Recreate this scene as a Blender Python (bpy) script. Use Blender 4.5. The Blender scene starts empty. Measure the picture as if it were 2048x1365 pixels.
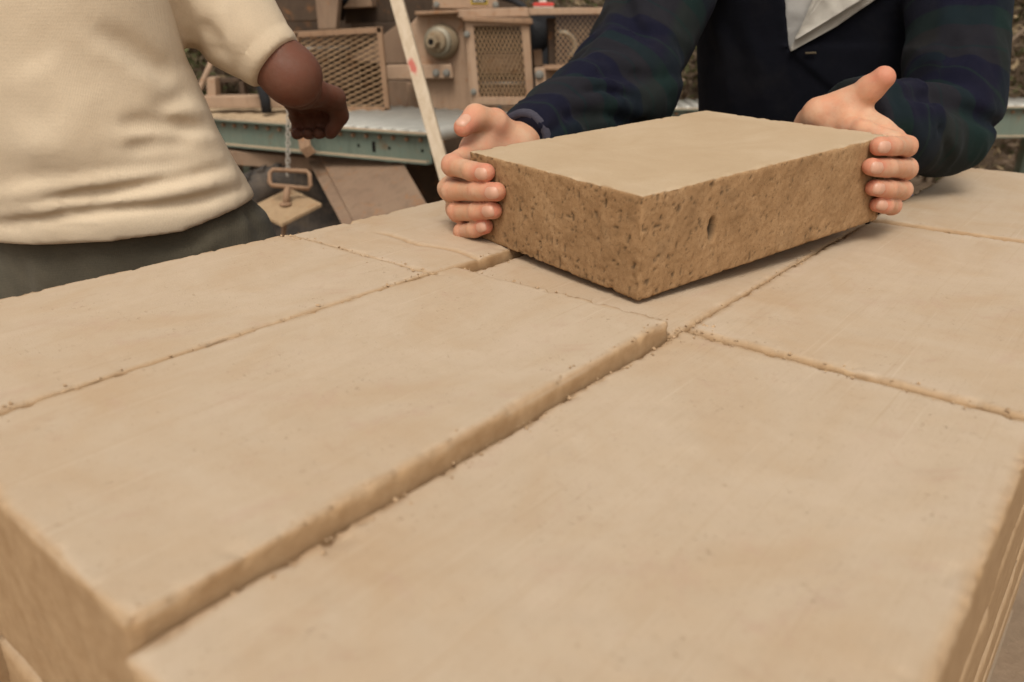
import bpy, math, random
import numpy as np
from mathutils import Vector, Matrix

sc = bpy.context.scene
COL = sc.collection
R = math.radians

# ------------------------------------------------------------------ camera, sky, sun, exposure
F_PX, PITCH, CX, CY, CAM_H = 1566.0, R(22.3), 1024.0, 682.5, 0.25
CAM = np.array([0.0, 0.0, CAM_H])
cam_d = bpy.data.cameras.new('camera')
cam = bpy.data.objects.new('camera', cam_d); COL.objects.link(cam)
cam.location = CAM
cam.rotation_euler = (math.pi/2 - PITCH, 0, 0)
cam_d.sensor_width = 36.0
cam_d.lens = 36.0*F_PX/2048.0
cam_d.clip_start = 0.01; cam_d.clip_end = 2000
cam_d.dof.use_dof = True
cam_d.dof.focus_distance = 0.86
cam_d.dof.aperture_fstop = 5.6
sc.camera = cam

SUN_EL, SUN_AZ = R(56), R(186)          # azimuth clockwise from +Y: behind the camera, a little left
w = bpy.data.worlds.new('World'); sc.world = w; w.use_nodes = True
nt = w.node_tree; nt.nodes.clear()
sky = nt.nodes.new('ShaderNodeTexSky'); sky.sky_type = 'NISHITA'; sky.sun_disc = False
sky.sun_elevation = SUN_EL; sky.sun_rotation = SUN_AZ
sky.air_density = 1.0; sky.dust_density = 4.0; sky.ozone_density = 1.0
hs = nt.nodes.new('ShaderNodeHueSaturation'); hs.inputs['Saturation'].default_value = 0.12   # an overcast sky is grey
tint = nt.nodes.new('ShaderNodeMix'); tint.data_type = 'RGBA'; tint.blend_type = 'MULTIPLY'
tint.inputs[0].default_value = 1.0; tint.inputs[7].default_value = (1.0, 0.952, 0.888, 1)
bg = nt.nodes.new('ShaderNodeBackground'); bg.inputs['Strength'].default_value = 0.15
wo = nt.nodes.new('ShaderNodeOutputWorld')
nt.links.new(sky.outputs[0], hs.inputs['Color']); nt.links.new(hs.outputs[0], tint.inputs[6])
nt.links.new(tint.outputs[2], bg.inputs['Color']); nt.links.new(bg.outputs[0], wo.inputs['Surface'])
sd = bpy.data.lights.new('sun', 'SUN'); sd.energy = 1.5; sd.angle = R(22); sd.color = (1.0, 0.945, 0.86)
sun = bpy.data.objects.new('sun', sd); COL.objects.link(sun)
sdir = Vector((math.sin(SUN_AZ)*math.cos(SUN_EL), math.cos(SUN_AZ)*math.cos(SUN_EL), math.sin(SUN_EL)))
sun.rotation_euler = sdir.to_track_quat('Z', 'Y').to_euler(); sun.location = (0, 0, 6)
vs = sc.view_settings
sc.display_settings.display_device = 'sRGB'
vs.view_transform = 'Standard'; vs.look = 'None'; vs.exposure = 0.0; vs.gamma = 1.0; vs.use_curve_mapping = False
sc.cycles.use_denoising = True
sc.cycles.max_bounces = 8
sc.cycles.use_adaptive_sampling = True

# ------------------------------------------------------------------ photograph geometry
_f = np.array([0, math.cos(PITCH), -math.sin(PITCH)]); _r = np.array([1.0, 0, 0]); _u = np.cross(_r, _f)
def ray(px, py): return _r*(px-CX)/F_PX - _u*(py-CY)/F_PX + _f
def P(px, py, zc): return CAM + ray(px, py)*zc                 # a point at depth zc
def Y(px, py, y):                                              # a point on the plane y
    d = ray(px, py); return CAM + d*(y/d[1])
def Z(px, py, z):
    d = ray(px, py); return CAM + d*((z-CAM_H)/d[2])
GROUND = -0.90

# ------------------------------------------------------------------ numpy helpers
def _hash(i, j, k, s):
    h = (i.astype(np.int64)*374761393 + j.astype(np.int64)*668265263 + k.astype(np.int64)*2147483647 + s*974634777) & 0xffffffff
    h = ((h ^ (h >> 13))*1274126177) & 0xffffffff
    h = h ^ (h >> 16)
    return (h & 0xffff)/32767.5 - 1.0
def vnoise(p, s=0):
    p = np.asarray(p, float); i = np.floor(p).astype(np.int64); f = p-i; f = f*f*f*(f*(f*6-15)+10)
    out = 0
    for a in (0, 1):
        for b in (0, 1):
            for c in (0, 1):
                wgt = (f[:, 0] if a else 1-f[:, 0])*(f[:, 1] if b else 1-f[:, 1])*(f[:, 2] if c else 1-f[:, 2])
                out = out + wgt*_hash(i[:, 0]+a, i[:, 1]+b, i[:, 2]+c, s)
    return out
def fbm(p, o=4, s=0):
    t = 0; a = 1.0; p = np.asarray(p, float)
    for k in range(o): t = t + a*vnoise(p, s+k*17); p = p*2.03+5.1; a *= 0.5
    return t
def nrm(v): v = np.asarray(v, float); return v/np.linalg.norm(v)
def smin(a, b, k):
    h = np.clip(0.5+0.5*(b-a)/k, 0, 1); return b*(1-h)+a*h - k*h*(1-h)
def cap(p, a, b, ra, rb):
    a = np.asarray(a, float); ab = np.asarray(b, float)-a
    t = np.clip(((p-a)@ab)/max(ab@ab, 1e-12), 0, 1)
    return np.linalg.norm(p-a-t[:, None]*ab, axis=1) - (ra+t*(rb-ra))
def ball(p, c, r): return np.linalg.norm(p-np.asarray(c), axis=1)-r
def ell(p, c, r, rot=None):
    q = p-np.asarray(c)
    if rot is not None: q = q@rot
    r = np.asarray(r); k0 = np.linalg.norm(q/r, axis=1); k1 = np.linalg.norm(q/(r*r), axis=1)
    return k0*(k0-1)/np.maximum(k1, 1e-9)
def polydist(p, pts):
    d = np.full(len(p), 1e9)
    for a, b in zip(pts[:-1], pts[1:]): d = np.minimum(d, cap(p, a, b, 0, 0))
    return d

def iso(f, lo, hi, h, slack=1.6):
    """surface nets over a narrow band: the surface f = 0 as vertices and quads"""
    lo = np.asarray(lo, float); hi = np.asarray(hi, float); B = 8
    nb = np.maximum(np.ceil((hi-lo)/(h*B)).astype(int), 1); n = nb*B
    bc = np.stack(np.meshgrid(*[np.arange(k) for k in nb], indexing='ij'), -1).reshape(-1, 3)
    dc = f(lo+(bc*B+B/2)*h)
    D = np.repeat(np.repeat(np.repeat(np.where(dc < 0, -1., 1.).reshape(nb), B, 0), B, 1), B, 2)
    act = bc[np.abs(dc) < slack*0.87*B*h + 2*h]
    loc = np.stack(np.meshgrid(*[np.arange(B)]*3, indexing='ij'), -1).reshape(-1, 3)
    for k in range(0, len(act), 400):
        ii = (act[k:k+400, None, :]*B + loc[None]).reshape(-1, 3)
        D[ii[:, 0], ii[:, 1], ii[:, 2]] = f(lo+ii*h)
    D[0] = D[-1] = 1; D[:, 0] = D[:, -1] = 1; D[:, :, 0] = D[:, :, -1] = 1
    S = D < 0
    cnt = 0
    for a in (0, 1):
        for b in (0, 1):
            for c in (0, 1): cnt = cnt + S[a:n[0]-1+a, b:n[1]-1+b, c:n[2]-1+c].astype(np.int8)
    ci = np.argwhere((cnt > 0) & (cnt < 8))
    acc = np.zeros((len(ci), 3)); m = np.zeros(len(ci))
    cor = [(0, 0, 0), (1, 0, 0), (0, 1, 0), (1, 1, 0), (0, 0, 1), (1, 0, 1), (0, 1, 1), (1, 1, 1)]
    for a in range(8):
        for b in range(a+1, 8):
            ca, cb = np.array(cor[a]), np.array(cor[b])
            if np.abs(ca-cb).sum() != 1: continue
            da = D[tuple((ci+ca).T)]; db = D[tuple((ci+cb).T)]
            x = (da < 0) != (db < 0); t = np.where(x, da/np.where(x, da-db, 1), 0)
            acc += np.where(x[:, None], ca+t[:, None]*(cb-ca), 0); m += x
    V = lo+(ci+acc/m[:, None])*h
    idx = -np.ones(n, int); idx[tuple(ci.T)] = np.arange(len(ci))
    quads = []
    for ax in range(3):
        sl0 = [slice(None)]*3; sl1 = [slice(None)]*3; sl0[ax] = slice(0, -1); sl1[ax] = slice(1, None)
        A, Bb = S[tuple(sl0)], S[tuple(sl1)]
        e = np.argwhere(A != Bb); u, v = (ax+1) % 3, (ax+2) % 3
        e = e[(e[:, u] > 0) & (e[:, v] > 0)]
        du = np.zeros(3, int); du[u] = 1; dv = np.zeros(3, int); dv[v] = 1
        q = np.stack([idx[tuple((e-du-dv).T)], idx[tuple((e-dv).T)], idx[tuple(e.T)], idx[tuple((e-du).T)]], 1)
        fl = ~A[tuple(e.T)]
        q[fl] = q[fl][:, ::-1]
        quads.append(q)
    Q = np.concatenate(quads); Q = Q[(Q >= 0).all(1)]
    return V, Q
def grad(f, p, e=5e-4):
    g = np.stack([f(p+np.eye(3)[k]*e)-f(p-np.eye(3)[k]*e) for k in range(3)], 1)
    return g/np.maximum(np.linalg.norm(g, axis=1), 1e-9)[:, None]
def march(f, px, py, z0=0.5, z1=2.5, off=0.0):
    """first point of f = off along the view ray of a photograph pixel"""
    px = np.atleast_1d(np.asarray(px, float)); py = np.atleast_1d(np.asarray(py, float))
    d = _r*((px-CX)/F_PX)[:, None] - _u*((py-CY)/F_PX)[:, None] + _f
    t = np.full(len(px), z0)
    for k in range(70): t = np.minimum(t + 0.6*(f(CAM+d*t[:, None])-off), z1)
    return CAM+d*t[:, None]

# ------------------------------------------------------------------ objects
def base(o, label=None, cat=None, group=None, kind=None):
    if label: o['label'] = label
    if cat: o['category'] = cat
    if group: o['group'] = group
    if kind: o['kind'] = kind
    return o
def thing(name, label, cat, loc, group=None, rot=None):
    o = bpy.data.objects.new(name, None); COL.objects.link(o); o.location = loc; o.empty_display_size = 0.05
    if rot is not None: o.rotation_euler = rot
    return base(o, label, cat, group)
def mesh_obj(name, V, faces, mat, parent=None, smooth=True, org=None, label=None, kind=None, attrs=None):
    """V in world coordinates; stored relative to the thing's base (unrotated parents) or to org"""
    V = np.asarray(V, float)
    o3 = np.zeros(3)
    if org is not None: o3 = np.asarray(org, float)
    elif parent is not None:
        q = parent; o3 = np.array(q.location)
        while q.parent: q = q.parent; o3 = o3+np.array(q.location)
    me = bpy.data.meshes.new(name)
    if isinstance(faces, np.ndarray):
        k = faces.shape[1]
        me.vertices.add(len(V)); me.vertices.foreach_set('co', (V-o3).astype(np.float32).ravel())
        me.loops.add(faces.size); me.loops.foreach_set('vertex_index', faces.astype(np.int32).ravel())
        me.polygons.add(len(faces)); me.polygons.foreach_set('loop_start', np.arange(0, faces.size, k, dtype=np.int32))
        me.update(calc_edges=True)
    else:
        me.from_pydata([tuple(v) for v in V-o3], [], faces)
    me.validate(); me.update()
    if smooth: me.polygons.foreach_set('use_smooth', np.ones(len(me.polygons), bool))
    if attrs:
        for an, av in attrs.items():
            at = me.attributes.new(an, 'FLOAT', 'POINT'); at.data.foreach_set('value', np.asarray(av, np.float32))
    me.materials.append(mat)
    o = bpy.data.objects.new(name, me); COL.objects.link(o)
    if parent is not None: o.parent = parent
    if org is not None: o.location = o3
    if label: o['label'] = label
    if kind: o['kind'] = kind
    return o

class MB:
    """collects boxes, prisms, tubes and lathes into ONE mesh"""
    def __init__(s): s.v = []; s.f = []
    def add(s, V, Fs):
        n = len(s.v); s.v += [np.asarray(x, float) for x in V]; s.f += [tuple(n+i for i in f) for f in Fs]; return s
    def box(s, c, size, rot=None, bev=0.0):
        c = np.asarray(c, float); hx, hy, hz = np.asarray(size, float)/2
        rot = np.eye(3) if rot is None else np.asarray(rot)
        b = min(bev, hx*.9, hy*.9, hz*.9)
        if b <= 0:
            V = [(x*hx, y*hy, z*hz) for z in (-1, 1) for y in (-1, 1) for x in (-1, 1)]
            Fs = [(0, 2, 3, 1), (4, 5, 7, 6), (0, 1, 5, 4), (2, 6, 7, 3), (0, 4, 6, 2), (1, 3, 7, 5)]
        else:
            V = []; I = {}
            for x in (-1, 1):
                for y in (-1, 1):
                    for z in (-1, 1):
                        for a in range(3):
                            q = [x*(hx-b), y*(hy-b), z*(hz-b)]; q[a] = (x, y, z)[a]*(hx, hy, hz)[a]
                            I[(x, y, z, a)] = len(V); V.append(q)
            Fs = []
            for a in range(3):
                o1, o2 = [k for k in range(3) if k != a]
                for sg in (-1, 1):
                    L = []
                    for s1, s2 in ((-1, -1), (1, -1), (1, 1), (-1, 1)):
                        k = [0, 0, 0]; k[a] = sg; k[o1] = s1; k[o2] = s2; L.append(I[(*k, a)])
                    Fs.append(tuple(L))
            for a in range(3):
                o1, o2 = [k for k in range(3) if k != a]
                for s1 in (-1, 1):
                    for s2 in (-1, 1):
                        k0 = [0, 0, 0]; k1 = [0, 0, 0]; k0[a] = -1; k1[a] = 1
                        for k in (k0, k1): k[o1] = s1; k[o2] = s2
                        Fs.append((I[(*k0, o1)], I[(*k1, o1)], I[(*k1, o2)], I[(*k0, o2)]))
            for x in (-1, 1):
                for y in (-1, 1):
                    for z in (-1, 1): Fs.append(tuple(I[(x, y, z, a)] for a in range(3)))
        return s.add([c+rot@np.asarray(q) for q in V], Fs)
    def prism(s, pts, ext):
        """a polygon of world points pushed along ext"""
        pts = [np.asarray(q, float) for q in pts]; ext = np.asarray(ext, float); n = len(pts)
        return s.add(pts+[q+ext for q in pts], [tuple(range(n)), tuple(range(2*n-1, n-1, -1))] + [(i, i+n, (i+1) % n+n, (i+1) % n) for i in range(n)])
    def tube(s, pts, r, n=8, caps=True, closed=False):
        pts = [np.asarray(q, float) for q in pts]; m = len(pts)
        rs = r if hasattr(r, '__len__') else [r]*m
        V = []; up = np.array([0.13, 0.21, 0.97])
        for i, q in enumerate(pts):
            a = pts[(i-1) % m] if (closed or i > 0) else q; b = pts[(i+1) % m] if (closed or i < m-1) else q
            t = nrm(b-a); x = np.cross(up, t)
            if np.linalg.norm(x) < .1: x = np.cross((1, 0, 0), t)
            x = nrm(x); y = np.cross(t, x)
            V += [q+rs[i]*(x*math.cos(k*2*math.pi/n)+y*math.sin(k*2*math.pi/n)) for k in range(n)]
        Fs = []
        for i in range(m if closed else m-1):
            j = (i+1) % m
            Fs += [(i*n+k, i*n+(k+1) % n, j*n+(k+1) % n, j*n+k) for k in range(n)]
        if caps and not closed: Fs += [tuple(range(n))[::-1], tuple((m-1)*n+k for k in range(n))]
        return s.add(V, Fs)
    def lathe(s, c, ax, prof, n=28):
        """prof: (distance along ax, radius)"""
        c = np.asarray(c, float); ax = nrm(ax); x = nrm(np.cross((0.1, 0.2, 1), ax)); y = np.cross(ax, x)
        V = []
        for h, r in prof: V += [c+ax*h+r*(x*math.cos(k*2*math.pi/n)+y*math.sin(k*2*math.pi/n)) for k in range(n)]
        Fs = [(i*n+k, i*n+(k+1) % n, (i+1)*n+(k+1) % n, (i+1)*n+k) for i in range(len(prof)-1) for k in range(n)]
        Fs += [tuple(range(n))[::-1], tuple((len(prof)-1)*n+k for k in range(n))]
        return s.add(V, Fs)
    def bolt(s, c, ax, r=0.012, h=0.010):
        ax = nrm(ax)
        s.lathe(c, ax, [(0, r*1.35), (h*.25, r*1.35), (h*.26, r), (h, r), (h*1.15, r*.8)], 8); return s
    def build(s, name, mat, parent=None, smooth=False, bevel=0.0, org=None, **kw):
        o = mesh_obj(name, np.array(s.v), s.f, mat, parent, smooth, org, **kw)
        if bevel > 0:
            b = o.modifiers.new('bevel', 'BEVEL'); b.width = bevel; b.segments = 2; b.limit_method = 'ANGLE'
        return o

# ------------------------------------------------------------------ materials
class NT:
    def __init__(s, name):
        s.m = bpy.data.materials.new(name); s.m.use_nodes = True; s.t = s.m.node_tree
        s.b = s.t.nodes['Principled BSDF']; s.tc = s.t.nodes.new('ShaderNodeTexCoord'); s.co = s.tc.outputs['Object']
    def n(s, t): return s.t.nodes.new(t)
    def l(s, a, b): s.t.links.new(a, b)
    def mapping(s, scale=(1, 1, 1), rot=(0, 0, 0)):
        m = s.n('ShaderNodeMapping'); m.inputs['Scale'].default_value = scale; m.inputs['Rotation'].default_value = rot
        s.l(s.co, m.inputs['Vector']); return m.outputs[0]
    def noise(s, scale, detail=4, rough=0.55, vec=None, dist=0.0):
        x = s.n('ShaderNodeTexNoise'); x.inputs['Scale'].default_value = scale; x.inputs['Detail'].default_value = detail
        x.inputs['Roughness'].default_value = rough; x.inputs['Distortion'].default_value = dist
        s.l(vec if vec is not None else s.co, x.inputs['Vector']); return x.outputs['Fac']
    def ramp(s, fac, stops, interp='LINEAR'):
        x = s.n('ShaderNodeValToRGB'); x.color_ramp.interpolation = interp; e = x.color_ramp.elements
        while len(e) < len(stops): e.new(0.5)
        for k, (p, c) in enumerate(stops):
            e[k].position = p; e[k].color = (*c, 1) if hasattr(c, '__len__') else (c, c, c, 1)
        s.l(fac, x.inputs[0]); return x.outputs[0]
    def mix(s, fac, a, b, mode='MIX'):
        x = s.n('ShaderNodeMix'); x.data_type = 'RGBA'; x.blend_type = mode
        for sock, val in ((x.inputs[0], fac), (x.inputs[6], a), (x.inputs[7], b)):
            if hasattr(val, 'is_output'): s.l(val, sock)
            elif hasattr(val, '__len__'): sock.default_value = (*val, 1)
            else: sock.default_value = val
        return x.outputs[2]
    def math(s, op, a, b=0.0, c=None):
        x = s.n('ShaderNodeMath'); x.operation = op
        for i, val in enumerate((a, b) if c is None else (a, b, c)):
            if hasattr(val, 'is_output'): s.l(val, x.inputs[i])
            else: x.inputs[i].default_value = val
        return x.outputs[0]
    def attr(s, name):
        x = s.n('ShaderNodeAttribute'); x.attribute_name = name; return x.outputs['Fac']
    def bump(s, h, strength, dist):
        x = s.n('ShaderNodeBump'); x.inputs['Strength'].default_value = strength; x.inputs['Distance'].default_value = dist
        s.l(h, x.inputs['Height'])
        if s.b.inputs['Normal'].links: s.l(s.b.inputs['Normal'].links[0].from_socket, x.inputs['Normal'])
        s.l(x.outputs[0], s.b.inputs['Normal']); return x
    def done(s, col=None, rough=0.9, spec=0.3, metal=0.0):
        if col is not None:
            if hasattr(col, 'is_output'): s.l(col, s.b.inputs['Base Color'])
            else: s.b.inputs['Base Color'].default_value = (*col, 1)
        if hasattr(rough, 'is_output'): s.l(rough, s.b.inputs['Roughness'])
        else: s.b.inputs['Roughness'].default_value = rough
        s.b.inputs['Specular IOR Level'].default_value = spec; s.b.inputs['Metallic'].default_value = metal
        return s.m

def m_adobe():
    k = NT('sun_dried_adobe')
    big = k.noise(6, 5, 0.6, dist=0.6)
    c = k.ramp(big, [(0.30, (.450, .325, .210)), (0.5, (.475, .367, .258)), (0.70, (.50, .390, .285))])
    st = k.noise(1.0, 6, 0.62, k.mapping((5, 38, 40)), 1.0)           # trowel drag along the mould
    c = k.mix(k.ramp(st, [(0.54, 0.0), (0.78, 0.28)]), c, (.40, .275, .165))
    c = k.mix(k.ramp(k.noise(14, 6, 0.7, dist=1.2), [(0.56, 0.0), (0.70, 0.45)]), c, (.43, .285, .205))
    c = k.mix(k.ramp(k.noise(9.5, 7, 0.72, dist=2.0), [(0.635, 0.0), (0.70, 0.38)]), c, (.335, .235, .185))
    c = k.mix(k.ramp(k.noise(3.3, 5, 0.65, dist=0.8), [(0.48, 0.0), (0.70, 0.55)]), c, (.555, .45, .34))   # pale dust
    c = k.mix(k.ramp(k.noise(420, 3, 0.6), [(0.60, 0.0), (0.72, 0.30)]), c, (.30, .20, .12))
    scr = k.noise(1.0, 3, 0.5, k.mapping((7, 420, 200)), 0.15)
    c = k.mix(k.ramp(scr, [(0.62, 0.0), (0.74, 0.32)]), c, (.385, .27, .165))
    scr2 = k.noise(1.0, 3, 0.5, k.mapping((5, 300, 150), (0, 0, .22)), 0.15)
    c = k.mix(k.ramp(scr2, [(0.63, 0.0), (0.76, 0.35)]), c, (.60, .49, .37))
    po = k.ramp(k.noise(240, 2, 0.5), [(0.66, 0.0), (0.72, 1.0)])
    po = k.math('MULTIPLY', po, k.ramp(k.noise(16, 3, 0.6), [(0.48, 0.0), (0.62, 1.0)]))
    c = k.mix(k.math('MULTIPLY', po, 0.42), c, (.29, .19, .11))
    c = k.mix(k.ramp(k.noise(30, 5, 0.7, dist=1.5), [(0.60, 0.0), (0.75, 0.35)]), c, (.41, .275, .185))
    k.bump(k.math('SUBTRACT', 1.0, po), 0.5, 0.0012)
    k.bump(k.math('SUBTRACT', 1.0, scr), 0.25, 0.0010)
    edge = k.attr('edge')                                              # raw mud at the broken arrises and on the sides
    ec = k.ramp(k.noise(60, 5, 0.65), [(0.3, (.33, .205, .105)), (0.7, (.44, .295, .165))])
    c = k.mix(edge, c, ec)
    k.bump(k.noise(1.0, 5, 0.6, k.mapping((14, 70, 60)), 0.6), 0.22, 0.0010)
    k.bump(k.noise(700, 4, 0.7), 0.35, 0.0006)
    return k.done(c, 0.95, 0.15)
def m_moist():
    k = NT('moist_adobe')
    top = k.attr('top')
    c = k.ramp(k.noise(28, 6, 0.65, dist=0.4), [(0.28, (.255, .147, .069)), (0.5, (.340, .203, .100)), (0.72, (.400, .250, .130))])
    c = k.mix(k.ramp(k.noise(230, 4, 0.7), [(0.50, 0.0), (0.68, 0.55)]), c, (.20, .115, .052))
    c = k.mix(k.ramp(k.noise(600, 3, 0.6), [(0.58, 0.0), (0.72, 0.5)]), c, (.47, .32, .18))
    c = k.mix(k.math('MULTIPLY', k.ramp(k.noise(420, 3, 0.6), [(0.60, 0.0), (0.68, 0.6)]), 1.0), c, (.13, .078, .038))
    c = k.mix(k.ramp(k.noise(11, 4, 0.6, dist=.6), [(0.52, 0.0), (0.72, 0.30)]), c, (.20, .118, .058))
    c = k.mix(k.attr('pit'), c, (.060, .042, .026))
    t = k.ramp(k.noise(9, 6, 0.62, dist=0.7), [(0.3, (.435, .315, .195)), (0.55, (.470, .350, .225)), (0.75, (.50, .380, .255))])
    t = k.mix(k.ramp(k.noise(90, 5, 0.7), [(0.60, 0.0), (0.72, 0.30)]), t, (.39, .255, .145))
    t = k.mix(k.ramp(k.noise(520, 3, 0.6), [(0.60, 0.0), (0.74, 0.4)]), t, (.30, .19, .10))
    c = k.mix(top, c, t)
    k.bump(k.noise(200, 6, 0.72), 0.30, 0.0014)
    k.bump(k.noise(900, 3, 0.7), 0.4, 0.0007)
    return k.done(c, 0.95, 0.15)
def m_paint(name, col, dust=(.40, .285, .19), rust=(.30, .125, .04), amt=0.5, sc_=1.0, rough=0.7):
    k = NT(name)
    c = k.mix(k.ramp(k.noise(6*sc_, 6, 0.62, dist=0.5), [(0.32, 0.0), (0.68, amt)]), col, dust)
    c = k.mix(k.ramp(k.noise(9*sc_, 7, 0.7, dist=0.8), [(0.57, 0.0), (0.70, 0.75)]), c, rust)
    c = k.mix(k.ramp(k.noise(70*sc_, 4, 0.7), [(0.60, 0.0), (0.72, 0.5)]), c, tuple(x*.45 for x in col))
    c = k.mix(k.ramp(k.noise(3.0*sc_, 5, 0.7, k.mapping((9, 9, 1.2)), .4), [(0.50, 0.0), (0.72, 0.45)]), c, tuple(x*.5 for x in col))
    c = k.mix(k.ramp(k.noise(22*sc_, 6, 0.75, dist=1.0), [(0.60, 0.0), (0.68, 0.6)]), c, rust)
    k.bump(k.noise(60*sc_, 5, 0.7), 0.25, 0.002)
    return k.done(c, rough, 0.3)
def m_flat(name, col, var=0.25, scale=20, rough=0.8, spec=0.3, metal=0.0, bump=0.2, bscale=80, bd=0.002):
    k = NT(name)
    c = k.mix(k.noise(scale, 5, 0.6), tuple(x*(1-var) for x in col), tuple(min(x*(1+var), 1) for x in col))
    if bump: k.bump(k.noise(bscale, 4, 0.65), bump, bd)
    return k.done(c, rough, spec, metal)
def m_skin(name, col, red, crease, sss=0.12):
    k = NT(name)
    c = k.mix(k.ramp(k.noise(45, 4, 0.6), [(0.35, 0.0), (0.65, 1.0)]), tuple(x*y for x, y in zip(col, (.97, 1.02, 1.02))), tuple(x*y for x, y in zip(col, (1.02, .86, .78))))
    c = k.mix(k.attr('red'), c, red)
    c = k.mix(k.ramp(k.noise(300, 3, 0.6), [(0.55, 0.0), (0.75, 0.25)]), c, crease)
    v = k.n('ShaderNodeTexVoronoi'); v.inputs['Scale'].default_value = 900; v.feature = 'DISTANCE_TO_EDGE'; k.l(k.co, v.inputs['Vector'])
    k.bump(v.outputs['Distance'], 0.25, 0.0006)
    k.bump(k.noise(170, 4, 0.6), 0.45, 0.0010)
    m = k.done(c, k.ramp(k.noise(120, 3), [(0.3, 0.52), (0.7, 0.72)]), 0.3)
    k.b.inputs['Subsurface Weight'].default_value = sss; k.b.inputs['Subsurface Scale'].default_value = 0.006
    k.b.inputs['Subsurface Radius'].default_value = (1.0, 0.35, 0.2)
    return m
def m_cloth(name, col, col2, wscale=1500, wb=0.22, rough=0.95, nsc=7):
    k = NT(name)
    c = k.mix(k.ramp(k.noise(nsc, 5, 0.6, dist=0.4), [(0.35, 0.0), (0.68, 1.0)]), col, col2)
    c = k.mix(k.ramp(k.noise(wscale*.4, 2), [(0.4, 0.0), (0.7, 0.25)]), c, tuple(x*.7 for x in col))
    a = k.n('ShaderNodeTexWave'); a.inputs['Scale'].default_value = wscale*.16; a.bands_direction = 'X'; a.inputs['Distortion'].default_value = 1; k.l(k.co, a.inputs['Vector'])
    b = k.n('ShaderNodeTexWave'); b.inputs['Scale'].default_value = wscale*.16; b.bands_direction = 'Z'; b.inputs['Distortion'].default_value = 1; k.l(k.co, b.inputs['Vector'])
    k.bump(k.math('ADD', a.outputs['Fac'], b.outputs['Fac']), wb, 0.0006)
    k.bump(k.noise(25, 4, 0.5), 0.25, 0.006)
    m = k.done(c, rough, 0.1)
    k.b.inputs['Sheen Weight'].default_value = 0.05; k.b.inputs['Sheen Roughness'].default_value = 0.6
    return m
def m_jacket():
    k = NT('plaid_wool')
    along, around, sl = k.attr('along'), k.attr('around'), k.attr('sleeve')
    navy, green, dark, pale, brown = (.0080, .0082, .0185), (.0095, .0200, .0185), (.0115, .0120, .0135), (.0120, .0215, .0195), (.0195, .0188, .0185)
    st = [(0.0, navy), (0.20, navy), (0.205, pale), (0.225, pale), (0.23, navy), (0.42, navy), (0.43, green), (0.60, green), (0.61, brown), (0.80, brown), (0.805, pale), (0.822, pale), (0.83, brown), (0.97, brown)]
    wob = k.math('MULTIPLY', k.noise(9, 2), 0.02)
    a = k.ramp(k.math('FRACT', k.math('MULTIPLY', k.math('ADD', along, wob), 6.2)), st, 'LINEAR')
    b = k.ramp(k.math('FRACT', k.math('MULTIPLY', around, 7.2)), st, 'LINEAR')
    st2 = [(0.0, navy), (0.30, navy), (0.36, dark), (0.62, dark), (0.68, green), (0.90, green), (0.96, navy)]
    b = k.ramp(k.math('FRACT', k.math('MULTIPLY', around, 5.0)), st2, 'LINEAR')
    pl = k.mix(0.40, a, b)
    c = k.mix(sl, (.0056, .0060, .0095), pl)
    c = k.mix(k.ramp(k.noise(11, 5, 0.6, dist=0.6), [(0.50, 0.0), (0.75, 0.12)]), c, (.050, .043, .037))   # dust
    c = k.mix(k.ramp(k.noise(60, 6, 0.75, dist=1.0), [(0.64, 0.0), (0.76, 0.10)]), c, (.10, .08, .06))
    k.bump(k.noise(900, 3, 0.7), 0.5, 0.0012)
    k.bump(k.noise(30, 4, 0.55), 0.25, 0.005)
    m = k.done(c, 0.95, 0.1)
    k.b.inputs['Sheen Weight'].default_value = 0.035; k.b.inputs['Sheen Roughness'].default_value = 0.4
    k.b.inputs['Sheen Tint'].default_value = (.55, .55, .65, 1)
    return m
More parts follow.
